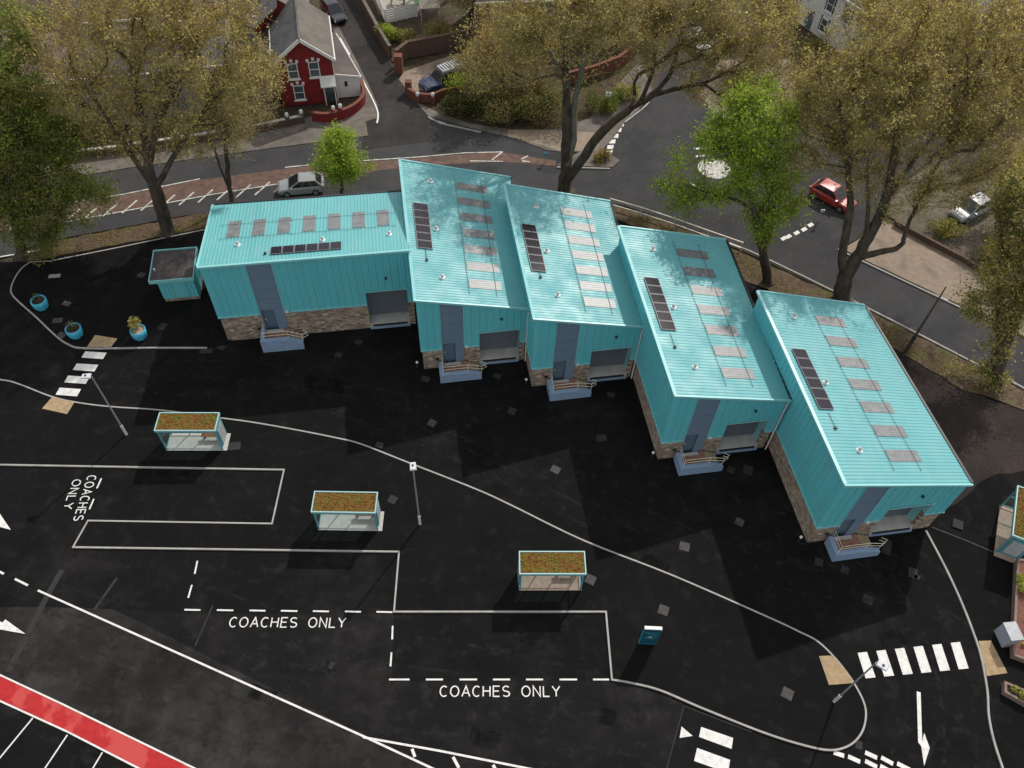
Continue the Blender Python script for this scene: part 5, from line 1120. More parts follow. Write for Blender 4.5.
    if rack:
        mb = MB(); z = H + .12
        for sy in (-.78, .78): mb.bar((-L*.42, sy * wt, z), (L*.06, sy * wt, z), .05)
        for sy in (-.4, 0, .4): mb.bar((-L*.42, sy * wt, z), (L*.06, sy * wt, z), .03)
        for k in range(9):
            x = -L*.42 + L*.48 * k / 8; mb.bar((x, -wt*.78, z), (x, wt*.78, z), .06, .045)
        for k in (0, 4, 8):
            x = -L*.42 + L*.48 * k / 8
            for sy in (-.78, .78): mb.bar((x, sy * wt, H - .06), (x, sy * wt, z), .04)
        mb.build('roof_rack', 'white_plastic', t)
    return t
def park(label, p0, p1, L, W, H, paint, kind, rev=False, z=.02, **k):
    a, b = at(*p0, z), at(*p1, z); m = (a + b) / 2; d = b - a; rz = math.atan2(d.y, d.x) + (math.pi if rev else 0)
    return car(label, m, rz, L, W, H, paint, kind, **k)
park('white hatchback driving left on the road behind the long unit', (323, 188.5), (281, 192), 4.05, 1.76, 1.48, 'paint_silver', 'hatch')
park('dark blue off roader with a white slatted roof rack on the driveway', (469, 78), (418, 96), 5.1, 2.05, 2.0, 'paint_navy', 'suv', rack=True)
park('dark saloon parked in the side street behind the red house', (325, 4), (344, 28), 4.5, 1.8, 1.45, 'paint_black', 'hatch')
park('dark car at the very top of the side street, further up than the saloon', (305, -24), (320, -4), 4.3, 1.78, 1.45, 'paint_black', 'hatch')
park('red hatchback standing under the big tree beside the mini roundabout', (812, 190), (851, 212), 4.1, 1.75, 1.48, 'paint_red', 'hatch', rev=False)
park('silver hatchback parked on the drive beyond the low dark wall', (986, 205), (950, 222), 4.2, 1.76, 1.48, 'paint_silver', 'hatch')
park('white car coming down the road at the top, behind the leaning limb', (704, 58), (694, 36), 4.2, 1.76, 1.5, 'paint_white', 'hatch', rev=True)

# ================================================================== TREES
def np_mesh(name, V, F, mi, mats, parent=None, smooth=False):
    """quads only: V (n,3), F (m,4)"""
    me = bpy.data.meshes.new(name); V = np.asarray(V, np.float32); F = np.asarray(F, np.int32)
    me.vertices.add(len(V)); me.vertices.foreach_set('co', V.ravel())
    me.loops.add(F.size); me.loops.foreach_set('vertex_index', F.ravel())
    me.polygons.add(len(F)); me.polygons.foreach_set('loop_start', np.arange(0, F.size, 4, dtype=np.int32))
    for m in mats: me.materials.append(MATS[m])
    me.polygons.foreach_set('material_index', np.asarray(mi, np.int32))
    if smooth: me.polygons.foreach_set('use_smooth', np.ones(len(F), bool))
    me.update(calc_edges=True)
    o = bpy.data.objects.new(name, me); COL.objects.link(o)
    if parent is not None: o.parent = parent
    return o
def seg_tubes(A, B, ra, rb, n):
    A = np.asarray(A, float); B = np.asarray(B, float); d = B - A; d /= np.linalg.norm(d, axis=1, keepdims=True) + 1e-9
    u = np.where(np.abs(d[:, 2:3]) < .9, np.array([[0, 0, 1.]]), np.array([[1., 0, 0]])); s = np.cross(d, u); s /= np.linalg.norm(s, axis=1, keepdims=True) + 1e-9; t = np.cross(s, d)
    V = []; 
    for P, r in ((A, ra), (B, rb)):
        for k in range(n):
            a = 2 * math.pi * k / n; V.append(P + (s * math.cos(a) + t * math.sin(a)) * np.asarray(r)[:, None])
    V = np.stack(V, 1); m = len(A); base = np.arange(m)[:, None] * 2 * n
    F = np.stack([np.concatenate([base + k, base + (k+1) % n, base + n + (k+1) % n, base + n + k], 1) for k in range(n)], 1).reshape(-1, 4)
    return V.reshape(-1, 3), F
def limb_tube(pts, rs, n=12):
    pts = np.asarray(pts, float); m = len(pts); V = []
    for i in range(m):
        d = pts[min(i+1, m-1)] - pts[max(i-1, 0)]; d /= np.linalg.norm(d) + 1e-9
        u = np.array([0, 1., 0]); s = np.cross(d, u); s /= np.linalg.norm(s) + 1e-9; t = np.cross(s, d)
        for k in range(n):
            a = 2 * math.pi * k / n; q = rs[i] * (1 + .07 * math.sin(3 * a + i * .35) + .05 * math.sin(5 * a - i * .2)); V.append(pts[i] + (s * math.cos(a) + t * math.sin(a)) * q)
    F = [(i*n+k, i*n+(k+1) % n, (i+1)*n+(k+1) % n, (i+1)*n+k) for i in range(m-1) for k in range(n)]
    return np.array(V), np.array(F)
def leaf_quads(rg, P, size, droop=0.0):
    n = len(P); a = rg.normal(size=(n, 3)); a[:, 2] -= droop; a /= np.linalg.norm(a, axis=1, keepdims=True)
    b = np.cross(a, rg.normal(size=(n, 3))); b /= np.linalg.norm(b, axis=1, keepdims=True)
    s = (size * rg.uniform(.55, 1.45, n))[:, None]
    V = np.stack([P - a*s, P - b*s*.55, P + a*s, P + b*s*.55], 1).reshape(-1, 3)
    F = np.arange(4*n).reshape(-1, 4); return V, F
def tree(name, label, base, limbs, blobs, seed, tips=200, twigs=7, leaves=6, leaf=.09, mats=('leaf_olive', 'leaf_brown', 'leaf_gold'), weights=None, bark='bark', r0=.5, cat='tree', group=None, twig_len=1.3, spread=.45, rough=.8, pale=()):
    """limbs: polylines [(point, radius), ...], first is the trunk; blobs: (centre, radius) volumes the crown fills"""
    rg = np.random.default_rng(seed); base = np.array(base, float)
    t = thing(name, label, cat, Vector(base), 0, group)
    P = []; R = []; par = []; ok = []; dist = []; stem = []
    for li, lm in enumerate(limbs):
        prev = -1
        if li:
            p0 = np.array(lm[0][0], float) - base; dd = [np.linalg.norm(p0 - q) for q in P]; prev = int(np.argmin(dd))
        pts = [np.array(q, float) - base for q, _ in lm]; rs = [r for _, r in lm]
        # smooth
        sp = spline([Vector(q) for q in pts], 4); tr = np.linspace(0, len(rs) - 1, len(sp)); rr = np.interp(tr, range(len(rs)), rs)
        for i, (q, r) in enumerate(zip(sp, rr)):
            if li and i == 0 and np.linalg.norm(np.array(q) - P[prev]) < .3: continue
            q = np.array(q) + (rg.normal(size=3) * .035 if i else 0)
            P.append(q); R.append(r); par.append(prev); dist.append(0 if prev < 0 else dist[prev] + np.linalg.norm(q - P[prev])); ok.append(i > len(sp) * (.55 if li == 0 else .3)); stem.append(li); prev = len(P) - 1
    ns = len(P)
    bl = [(np.array(c, float) - base, r) for c, r in blobs]; w = np.array([r**2.4 for _, r in bl]); w /= w.sum(); T = []
    for _ in range(tips):
        c, r = bl[rg.choice(len(bl), p=w)]; d = rg.normal(size=3); d /= np.linalg.norm(d); T.append(c + d * r * rg.random() ** .42 * np.array([1, 1, .85]))
    top = np.array(limbs[0][-1][0], float) - base
    T.sort(key=lambda q: np.linalg.norm(q - top)); desc = [0] * ns
    last = []
    for q in T:
        PA = np.array(P); idx = np.where(ok)[0]; dd = np.linalg.norm(PA[idx] - q, axis=1); cost = dd + .35 * np.array(dist)[idx] + np.where(PA[idx][:, 2] > q[2], 1.2, 0)
        i = int(idx[np.argmin(cost)]); L = np.linalg.norm(q - P[i])
        if L < .15: continue
        k = max(2, int(L / 1.1)); pd = P[i] - P[par[i]] if par[i] >= 0 else np.array([0, 0, 1.]); pd = pd / (np.linalg.norm(pd) + 1e-6); p0 = P[i]; c1 = p0 + pd * L * .3 + np.array([0, 0, .1 * L]); prev = i
        for j in range(1, k + 1):
            s = j / k; x = (1-s)**2 * p0 + 2*s*(1-s) * c1 + s*s * q + rg.normal(size=3) * .1 * rough * min(1, L / 3)
            P.append(x); R.append(.012); par.append(prev); ok.append(True); dist.append(dist[prev] + np.linalg.norm(x - P[prev])); desc.append(0); prev = len(P) - 1; last.append(prev)
        m = prev
        while m >= 0: desc[m] += 1; m = par[m]
    P = np.array(P); par = np.array(par); desc = np.array(desc); R = np.array(R); Rp = .017 * np.maximum(desc, 1) ** .55; Rp[:ns] = np.maximum(R[:ns], np.minimum(Rp[:ns], R[:ns] * 1.25))
    ch = np.where(par >= 0)[0]; A = P[par[ch]]; B = P[ch]; ra = np.minimum(Rp[par[ch]], Rp[ch] * 1.35 + .01); ra[ch < ns] = Rp[par[ch]][ch < ns]; rb = Rp[ch]
    big = (rb > .05) | (ch < ns)
    Vt, Ft, Mt = [], [], []; ot = 0
    for li in range(len(limbs)):
        nd = [i for i in range(ns) if stem[i] == li]
        if not nd: continue
        pp = [P[i] for i in nd]; rr = [Rp[i] for i in nd]
        if li == 0:   # root flare, a little below the ground
            dn = (pp[1] - pp[0]) / np.linalg.norm(pp[1] - pp[0]); pp = [pp[0] - dn * .3, pp[0], pp[0] + dn * min(.5, .4 * np.linalg.norm(pp[1] - pp[0]))] + pp[1:]; rr = [rr[0] * 1.75, rr[0] * 1.4, rr[0] * 1.05] + rr[1:]
        elif par[nd[0]] >= 0: pp = [P[par[nd[0]]]] + pp; rr = [rr[0] * 1.05] + rr
        v, f = limb_tube(pp, rr); Vt.append(v); Ft.append(f + ot); Mt.append(np.full(len(f), 1 if li in pale else 0)); ot += len(v)
    ex = big & (ch >= ns)
    if ex.any():
        v, f = seg_tubes(A[ex], B[ex], ra[ex], rb[ex], 8); Vt.append(v); Ft.append(f + ot); Mt.append(np.zeros(len(f), int))
    np_mesh('trunk', np.concatenate(Vt), np.concatenate(Ft), np.concatenate(Mt), [bark, 'pale_bark'], t, True)
    Vs, Fs, Ms = [], [], []; off = 0
    def put(V, F, m):
        nonlocal off
        Vs.append(V); Fs.append(F + off); Ms.append(np.full(len(F), m) if np.isscalar(m) else m); off += len(V)
    sm = ~big
    if sm.any(): put(*seg_tubes(A[sm], B[sm], ra[sm], rb[sm], 4), 0)
    # twigs and leaves
    src = np.array(last); src = np.repeat(src, twigs); nT = len(src)
    pdv = P[src] - P[par[src]]; pdv /= np.linalg.norm(pdv, axis=1, keepdims=True) + 1e-6
    d = pdv * .7 + rg.normal(size=(nT, 3)) * .75 + np.array([0, 0, .15]); d /= np.linalg.norm(d, axis=1, keepdims=True); L = twig_len * rg.uniform(.35, 1.1, nT)[:, None]
    a = P[src] - pdv * rg.uniform(0, .8, nT)[:, None]; m_ = a + d * L * .55 + rg.normal(size=(nT, 3)) * .08; b = a + d * L + np.array([0, 0, -.1]) * L
    put(*seg_tubes(a, m_, np.full(nT, .013), np.full(nT, .009), 3), 0); put(*seg_tubes(m_, b, np.full(nT, .009), np.full(nT, .004), 3), 0)
    k = leaves; ii = np.repeat(np.arange(nT), k); s = rg.uniform(.25, 1.08, len(ii))[:, None]
    Q = np.where(s < .55, a[ii] + (m_[ii] - a[ii]) * s / .55, m_[ii] + (b[ii] - m_[ii]) * (s - .55) / .45) + rg.normal(size=(len(ii), 3)) * spread * .3
    nm = len(mats); wt = np.array(weights or [1] * nm, float); wt /= wt.sum()
    # hue goes by branch, with stray leaves of the others
    tipm = rg.choice(nm, size=len(last), p=wt); mi = np.repeat(np.repeat(tipm, twigs), k); stray = rg.random(len(mi)) < .4; mi[stray] = rg.choice(nm, size=stray.sum(), p=wt)
    V, F = leaf_quads(rg, Q, leaf, .2); put(V, F, mi + 1)
    np_mesh('crown', np.concatenate(Vs), np.concatenate(Fs), np.concatenate(Ms), ['twig', *mats], t)
    return t
def pz(px, py, z): return at(px, py, z)
OLIVE = ('leaf_olive', 'leaf_brown', 'leaf_gold', 'leaf_moss')
# left: great bare tree breaking leaf
b = at(168, 233)
tree('plane_tree', 'great spreading bare twigged tree at the left, behind the substation', b,
     [[(b, .5), (pz(161, 205, 3), .42), (pz(153, 180, 5.6), .38), (pz(146, 152, 8), .3), (pz(140, 110, 11.5), .2), (pz(130, 60, 15), .1)],
      [(pz(158, 193, 4.3), .3), (pz(128, 150, 7.5), .2), (pz(98, 105, 11), .12), (pz(70, 65, 14), .07)], [(pz(150, 165, 6.8), .26), (pz(158, 125, 10), .18), (pz(185, 70, 13.5), .1)],
      [(pz(156, 188, 5), .2), (pz(190, 130, 9.0), .13), (pz(225, 85, 11.5), .08)], [(pz(150, 160, 7.4), .16), (pz(110, 125, 8.6), .1), (pz(80, 115, 8.6), .05)]],
     [(pz(95, 60, 14), 5.2), (pz(150, 35, 16), 5.0), (pz(205, 50, 14.5), 5.0), (pz(245, 75, 12), 3.9), (pz(60, 45, 14), 4.6), (pz(130, 120, 9.5), 3.2), (pz(215, 125, 8.8), 3.0), (pz(125, -5, 18), 5), (pz(200, 0, 17), 5), (pz(170, 90, 12), 4), (pz(150, 150, 7.2), 2.0), (pz(110, 150, 7), 2.2), (pz(185, 150, 7), 2.0), (pz(85, 120, 9), 2.6)],
     11, tips=520, twigs=11, leaves=4, leaf=.09, mats=('leaf_olive', 'leaf_brown', 'leaf_gold', 'leaf_moss'), weights=[3, 2, 3, 1.2], spread=.6)
b = at(232, 206)
tree('slender_tree', 'thin twin stemmed bare tree between the great bare tree and the white car', b,
     [[(b, .2), (pz(229, 180, 2.5), .17), (pz(226, 150, 5), .13), (pz(226, 120, 7.5), .08)], [(pz(231, 196, 1), .14), (pz(222, 172, 3), .11), (pz(214, 150, 4.8), .08), (pz(205, 125, 6.6), .05)]],
     [(pz(228, 115, 8), 2.2), (pz(205, 115, 7.5), 1.8), (pz(245, 130, 6.5), 1.7), (pz(262, 105, 7), 1.6)], 12, tips=90, twigs=5, leaves=6, leaf=.075, mats=('leaf_olive', 'leaf_brown', 'leaf_grey'), spread=.8)
# left edge greens
b = at(22, 256)
tree('broad_tree', 'broad moss green tree at the left edge above the kerb corner', b,
     [[(b, .32), (pz(16, 225, 3), .26), (pz(8, 180, 7), .18), (pz(0, 120, 11), .1), (pz(-8, 70, 14), .05)]],
     [(pz(40, 205, 4.5), 2.5), (pz(70, 195, 5), 2.0), (pz(10, 195, 5.5), 2.9), (pz(40, 155, 7.5), 2.7), (pz(10, 130, 9.5), 3.2), (pz(-20, 170, 8), 3.2), (pz(45, 110, 10), 2.5), (pz(5, 80, 12.5), 3.2), (pz(-10, 220, 4.5), 2.6), (pz(88, 222, 2.8), 1.2), (pz(45, 228, 2.4), 1.7), (pz(95, 190, 5), 1.5), (pz(70, 140, 8), 2.0), (pz(30, 240, 2), 1.3), (pz(18, 30, 14.5), 2.6)],
     13, tips=560, twigs=7, leaves=9, leaf=.095, mats=('leaf_green', 'leaf_dark', 'leaf_moss', 'leaf_fresh'), weights=[4, 1.6, 3, 1.4], spread=.9)
# small bright tree behind the long unit
b = at(343, 197)
tree('young_tree', 'small round lime green tree behind the long unit, next to the white car', b,
     [[(b, .13), (pz(342, 185, 1.4), .11), (pz(340, 165, 3.5), .08), (pz(338, 148, 5.2), .04)]],
     [(pz(338, 150, 5.2), 2.0), (pz(326, 163, 4), 1.5), (pz(352, 165, 4), 1.5), (pz(340, 178, 2.9), 1.3), (pz(338, 138, 6), 1.4)], 14, tips=150, twigs=6, leaves=9, leaf=.085, mats=('leaf_lime', 'leaf_fresh', 'leaf_mid'), weights=[3, 3, 1.4], spread=.7, twig_len=.8)
# forked tree behind the second and middle units
b = at(565, 192)
tree('forked_tree', 'tall tree forking low, with one thick limb leaning right over the road', b,
     [[(b, .62), (pz(566, 172, 2), .52), (pz(566, 145, 4.6), .42), (pz(566, 100, 8.6), .34), (pz(565, 60, 12), .26), (pz(560, 20, 15), .16), (pz(556, -20, 18), .08)],
      [(pz(569, 178, 1.6), .42), (pz(585, 155, 3.4), .38), (pz(601, 132, 5.2), .34), (pz(626, 111, 6.6), .29), (pz(652, 95, 7.6), .24), (pz(672, 70, 9.6), .15), (pz(682, 25, 13), .09)],
      [(pz(650, 96, 7.6), .2), (pz(680, 88, 8.2), .15), (pz(712, 80, 9.2), .1), (pz(745, 60, 11), .06)], [(pz(640, 104, 7.1), .16), (pz(655, 60, 10.4), .12), (pz(652, 20, 13.5), .07)],
      [(pz(566, 168, 2.6), .34), (pz(573, 140, 5), .3), (pz(575, 100, 8.4), .24), (pz(584, 60, 12), .16), (pz(600, 20, 15), .08)], [(pz(568, 85, 10), .2), (pz(545, 45, 13), .12), (pz(520, 15, 15), .06)]],
     [(pz(540, 20, 16), 3.8), (pz(590, 10, 17), 4), (pz(500, 25, 14.5), 3.2), (pz(655, 20, 14), 3.8), (pz(700, 45, 12), 3.3), (pz(735, 40, 12.5), 3.2), (pz(640, 45, 12), 2.8), (pz(480, 60, 12), 2.6), (pz(620, 0, 17), 4), (pz(700, 85, 8.8), 1.9), (pz(745, 85, 9.5), 2.2), (pz(525, 75, 11), 2.2), (pz(690, 0, 15.5), 3.6), (pz(765, 25, 14.5), 3.4), (pz(775, 70, 12.5), 2.8), (pz(725, 5, 16), 3.4)],
     15, tips=640, twigs=11, leaves=4, leaf=.088, pale=(4, 5), mats=OLIVE, weights=[3, 2.4, 2.2, 2], spread=.6)
# leafy green tree at the road edge
b = at(768, 283)
tree('leafy_tree', 'fresh green leafy tree on the verge behind the stepped forward unit', b,
     [[(b, .36), (pz(765, 260, 2.6), .3), (pz(759, 232, 5), .25), (pz(752, 205, 7.2), .2), (pz(742, 165, 10), .14), (pz(738, 125, 13), .07)],
      [(pz(758, 228, 5.4), .18), (pz(768, 200, 7.6), .14), (pz(775, 165, 10), .08)], [(pz(752, 208, 7), .15), (pz(720, 195, 7.4), .1), (pz(685, 185, 7.5), .06)], [(pz(764, 250, 3.5), .12), (pz(770, 232, 5), .08)]],
     [(pz(752, 115, 13.5), 2.9), (pz(735, 145, 11.5), 2.7), (pz(772, 135, 12), 2.5), (pz(785, 170, 9.5), 2.3), (pz(755, 175, 9.5), 2.4), (pz(676, 162, 8.6), 1.5), (pz(672, 185, 7), 1.5), (pz(690, 195, 6.8), 1.1), (pz(712, 140, 10.5), 1.6), (pz(725, 195, 7.2), 1.2), (pz(704, 182, 8), 1.2), (pz(682, 202, 6.2), 1.1), (pz(662, 190, 7), 1.1), (pz(765, 215, 6.6), 1.7), (pz(790, 205, 7), 1.6), (pz(764, 240, 4.2), 1.2), (pz(720, 128, 11.5), 1.8), (pz(750, 98, 14.5), 1.7)],
     16, tips=290, twigs=8, leaves=8, leaf=.1, mats=('leaf_fresh', 'leaf_mid', 'leaf_lime', 'leaf_green'), weights=[3, 2.6, 1.6, 2], spread=.8, twig_len=1.0)
# great tree on the right
b = at(842, 300)
tree('spreading_tree', 'great spreading brown twigged tree behind the furthest forward unit, trunk dividing in three', b,
     [[(b, .6), (pz(844, 283, 1.6), .5), (pz(853, 262, 3.2), .42), (pz(868, 238, 5.2), .35), (pz(884, 205, 8), .28), (pz(893, 160, 11.5), .18), (pz(898, 110, 15), .1)],
      [(pz(845, 280, 1.9), .4), (pz(842, 258, 3.5), .34), (pz(846, 232, 5.6), .28), (pz(850, 200, 8), .2), (pz(845, 150, 11.5), .12), (pz(840, 100, 15), .06)],
      [(pz(857, 258, 3.6), .22), (pz(880, 252, 4.2), .18), (pz(900, 246, 4.8), .15), (pz(907, 228, 6.2), .12), (pz(925, 190, 9), .08), (pz(950, 140, 12), .05)],
      [(pz(866, 242, 5), .2), (pz(868, 210, 7.6), .16), (pz(868, 160, 11.5), .1)], [(pz(886, 200, 8.4), .16), (pz(915, 160, 11), .1), (pz(960, 100, 14.5), .06)]],
     [(pz(870, 90, 15.5), 5), (pz(930, 80, 15.5), 5), (pz(818, 100, 13.5), 3.8), (pz(975, 110, 13.5), 4.2), (pz(880, 150, 11.5), 3.5), (pz(940, 150, 11.5), 3.4), (pz(815, 130, 12), 3.2), (pz(1000, 60, 15.5), 4.2), (pz(900, 40, 18), 4.8), (pz(880, 45, 18), 4.0), (pz(960, 30, 17.5), 4.4), (pz(985, 160, 10.5), 2.8), (pz(800, 105, 13), 2.8), (pz(850, 190, 9), 1.9), (pz(1020, 110, 13.5), 3.6), (pz(1010, 20, 18), 4.2), (pz(925, 185, 9.5), 2.2), (pz(800, 150, 10.5), 2.6), (pz(960, 190, 8.8), 2.4), (pz(905, 205, 8), 1.8)],
     17, tips=800, twigs=11, leaves=4, leaf=.09, mats=OLIVE, weights=[3, 1.8, 3.2, 1.8], spread=.6)
# tree at the right edge
b = at(996, 388)
tree('ivy_tree', 'olive leaved ivy clad tree at the right edge with foliage round its foot', b,
     [[(b, .34), (pz(1000, 362, 2.2), .3), (pz(1012, 330, 4.4), .24), (pz(1026, 290, 7.2), .18), (pz(1040, 240, 10.2), .1)], [(pz(1002, 356, 2.6), .14), (pz(998, 320, 5), .1), (pz(1000, 270, 8), .06)]],
     [(pz(1000, 350, 3), 1.2), (pz(1008, 325, 4.8), 1.4), (pz(1018, 290, 7), 1.9), (pz(1000, 265, 8.2), 1.8), (pz(1030, 250, 9.5), 2.4), (pz(985, 372, 1.2), 1.0), (pz(962, 372, .8), .75), (pz(1000, 380, .9), 1.0), (pz(1012, 232, 10), 1.5), (pz(1020, 210, 11.5), 2.2), (pz(1045, 200, 12), 2.6), (pz(945, 366, .6), .5), (pz(978, 300, 6.6), 1.5), (pz(992, 268, 9), 1.2), (pz(1022, 190, 12.6), 2.0), (pz(1030, 300, 6.5), 1.6)],
     18, tips=420, twigs=9, leaves=5, leaf=.09, mats=('leaf_moss', 'leaf_olive', 'leaf_gold', 'leaf_dark'), weights=[3, 3, 1.6, 1.6], spread=.7, twig_len=.9)
# trees further back
def back_tree(name, label, px, py, h, r, seed, mats, tips=120, group='trees in the far gardens', **k):
    b = at(px, py); c = b + Vector((0, 0, h * .68)); rg = random.Random(seed)
    bl = [(c + Vector((rg.uniform(-.6, .6) * r, rg.uniform(-.6, .6) * r, rg.uniform(-.35, .45) * r)), r * rg.uniform(.55, .8)) for _ in range(5)]
    tree(name, label, b, [[(b, .025 * h + .06), (b + Vector((.1, 0, h * .25)), .02 * h + .04), (b + Vector((rg.uniform(-.4, .4), 0, h * .6)), .05), (b + Vector((0, 0, h * .8)), .03)]], bl, seed, tips=tips, twigs=5, leaves=8, leaf=.095, mats=mats, group=group, spread=.9, **k)
RUST = ('leaf_rust', 'leaf_brown', 'leaf_olive'); 
back_tree('garden_tree', 'rusty brown tree between the dark blue car and the forked tree', 502, 92, 7, 3.0, 31, RUST, 170)
back_tree('garden_tree', 'brown tree leaning over the brick house at the top centre', 470, 30, 7.5, 3.2, 32, ('leaf_brown', 'leaf_olive', 'leaf_grey'), 150)
back_tree('garden_tree', 'rust tinged tree just left of the forked trunk', 535, 88, 7, 2.6, 33, RUST, 140)
back_tree('garden_tree', 'olive tree by the top edge above the white canopy', 455, -5, 8, 3.2, 34, ('leaf_olive', 'leaf_moss', 'leaf_brown'), 140)
back_tree('garden_tree', 'bare brown tree beside the road at the top, right of the white car', 752, 62, 8.5, 3.2, 35, OLIVE, 170)
back_tree('garden_tree', 'bare brown tree right of the white house front', 868, 75, 8, 3.0, 36, OLIVE, 150)
back_tree('garden_tree', 'golden twigged tree right of the white house', 900, 75, 10, 4.0, 37, ('leaf_gold', 'leaf_olive', 'leaf_brown'), 170)
back_tree('garden_tree', 'brown tree above the gravel drive near the right edge', 985, 120, 9, 3.6, 38, OLIVE, 160)
back_tree('garden_tree', 'olive tree beside the silver hatchback', 1010, 215, 8, 3.0, 39, ('leaf_olive', 'leaf_moss', 'leaf_gold'), 150)
back_tree('garden_tree', 'tree by the corner of the far left house', 30, 150, 8, 3.2, 40, ('leaf_moss', 'leaf_green', 'leaf_olive'), 130)
back_tree('garden_tree', 'brown tree beyond the junction at the very top', 640, -5, 10, 4.0, 41, OLIVE, 150)
back_tree('garden_tree', 'olive brown tree between the cottage and the top road', 612, 30, 8, 3.0, 42, OLIVE, 130)
back_tree('garden_tree', 'dark tree left of the red house gable', 262, 112, 6.5, 2.6, 43, ('leaf_olive', 'leaf_moss', 'leaf_brown'), 120)
back_tree('garden_tree', 'tree at the top right corner before the white walled house', 1005, 85, 9, 3.5, 44, ('leaf_olive', 'leaf_brown', 'leaf_rust'), 130)
# shrubs and hedges
def shrub(label, px, py, r, h, seed, mats, n=2600, name='shrub', group='shrubs in the gardens', sx=1.0, rz=0.0, size=.085):
    rg = np.random.default_rng(seed); b = at(px, py); k = max(5, int(8 * sx)); Q = []
    for i in range(k):
        c = np.array([rg.uniform(-.75, .75) * r * sx, rg.uniform(-.5, .5) * r, rg.uniform(.3, .62) * h]); rr = np.array([r * .55, r * .55, h * .42]) * rg.uniform(.75, 1.1)
        m = int(n / k); d = rg.normal(size=(m, 3)); d /= np.linalg.norm(d, axis=1, keepdims=True); Q.append(c + d * rr * (rg.random((m, 1)) ** .35))
    Q = np.concatenate(Q); Q[:, 2] = np.abs(Q[:, 2]); V, F = leaf_quads(rg, Q, size); mi = np.repeat(rg.integers(0, len(mats), k), int(n / k)); st = rg.random(len(mi)) < .5; mi[st] = rg.integers(0, len(mats), st.sum())
    ns = 26; a = np.stack([rg.normal(size=ns) * .12 * r * sx, rg.normal(size=ns) * .12 * r, np.zeros(ns)], 1); e = Q[rg.integers(0, len(Q), ns)]
    V2, F2 = seg_tubes(a, e, np.full(ns, .025), np.full(ns, .01), 4)
    o = np_mesh(name, np.concatenate([V, V2]), np.concatenate([F, F2 + len(V)]), np.concatenate([mi, np.full(len(F2), len(mats))]), [*mats, 'twig'])
    o.location = b; o.rotation_euler = (0, 0, rz); tag(o, label, 'shrub', group); return o
DG = ('leaf_dark', 'leaf_deep', 'leaf_moss', 'leaf_brown')
shrub('bright yellow green shrub spilling over the low curved brick wall by the dark blue car', 468, 97, 2.3, 2.7, 51, ('leaf_lime', 'leaf_fresh', 'leaf_moss'), 3000)
shrub('dark evergreen shrub right of the bright yellow green one', 505, 122, 2.7, 3.0, 52, DG, 5000)
shrub('dark evergreen hedge shrub nearest the forked trunk on its left', 542, 122, 2.5, 3.2, 53, DG, 4600)
shrub('brown green hedge shrub at the back of the junction corner pavement', 482, 118, 2.4, 2.4, 72, DG, 4200)
shrub('dark hedge shrub in the corner between driveway and road', 460, 112, 1.9, 2.0, 73, DG, 3200)
shrub('tangled brown shrub under the rusty trees', 512, 98, 2.6, 2.8, 74, ('leaf_brown', 'leaf_olive', 'leaf_dark'), 4200)
shrub('tangled olive shrub against the forked trunk', 552, 106, 2.0, 2.6, 75, ('leaf_moss', 'leaf_brown', 'leaf_dark'), 3400)
shrub('low rusty shrub behind the evergreens, near the forked tree', 525, 106, 2.6, 3.0, 54, RUST, 4200)
shrub('green shrub behind the forked tree by the small pale sign', 604, 110, 1.7, 1.8, 55, ('leaf_dark', 'leaf_green', 'leaf_moss'), 2800)
shrub('green shrub to the right of the sign on the junction corner', 622, 98, 1.4, 1.7, 56, ('leaf_dark', 'leaf_green', 'leaf_olive'), 2200)
shrub('green garden shrub under the white boarded fence', 386, 40, 1.3, 1.7, 57, ('leaf_green', 'leaf_lime', 'leaf_moss'), 2200)
shrub('mossy shrub before the white canopy', 404, 44, 1.5, 1.6, 58, ('leaf_dark', 'leaf_olive', 'leaf_moss'), 2200)
shrub('wide olive shrub between the white canopy and the tall brick wall', 440, 40, 2.1, 2.2, 59, ('leaf_olive', 'leaf_moss', 'leaf_brown'), 3200)
shrub('brown shrub above the driveway behind the dark blue car', 478, 58, 2.0, 2.2, 60, ('leaf_brown', 'leaf_olive', 'leaf_moss'), 2800)
shrub('dull green shrub right of the driveway', 488, 104, 2.4, 2.8, 61, ('leaf_moss', 'leaf_brown', 'leaf_dark'), 2800)
shrub('ragged low plant at the tip of the splitter island', 603, 160, .9, 1.1, 62, ('leaf_olive', 'leaf_rust', 'leaf_moss'), 900)
shrub('dark shrub at the drive beyond the low dark wall', 945, 235, 1.4, 1.5, 63, ('leaf_moss', 'leaf_dark', 'leaf_olive'), 2000)
shrub('olive shrub beyond the tan pavement at the right edge', 1000, 255, 1.9, 1.9, 64, ('leaf_olive', 'leaf_moss', 'leaf_gold'), 2600)
shrub('brown hedge shrub behind the red car', 870, 150, 2.2, 2.2, 65, ('leaf_brown', 'leaf_olive', 'leaf_moss'), 2800)
shrub('brown hedge shrub further right along the drive', 920, 120, 2.4, 2.4, 66, ('leaf_olive', 'leaf_brown', 'leaf_moss'), 2800)
shrub('small shrub in the garden of the grey terraced house', 150, 138, 1.3, 1.3, 67, ('leaf_brown', 'leaf_olive', 'leaf_moss'), 1600)
shrub('small dark shrub in the garden beside the red house', 255, 122, 1.3, 1.3, 68, ('leaf_dark', 'leaf_moss', 'leaf_olive'), 1600)
shrub('shrub in front of the far left house', 60, 152, 1.6, 1.5, 69, ('leaf_moss', 'leaf_green', 'leaf_brown'), 2000)
shrub('shrub by the wall at the top of the junction road, below the white car', 735, 90, 1.6, 1.8, 70, ('leaf_rust', 'leaf_brown', 'leaf_olive'), 2000)
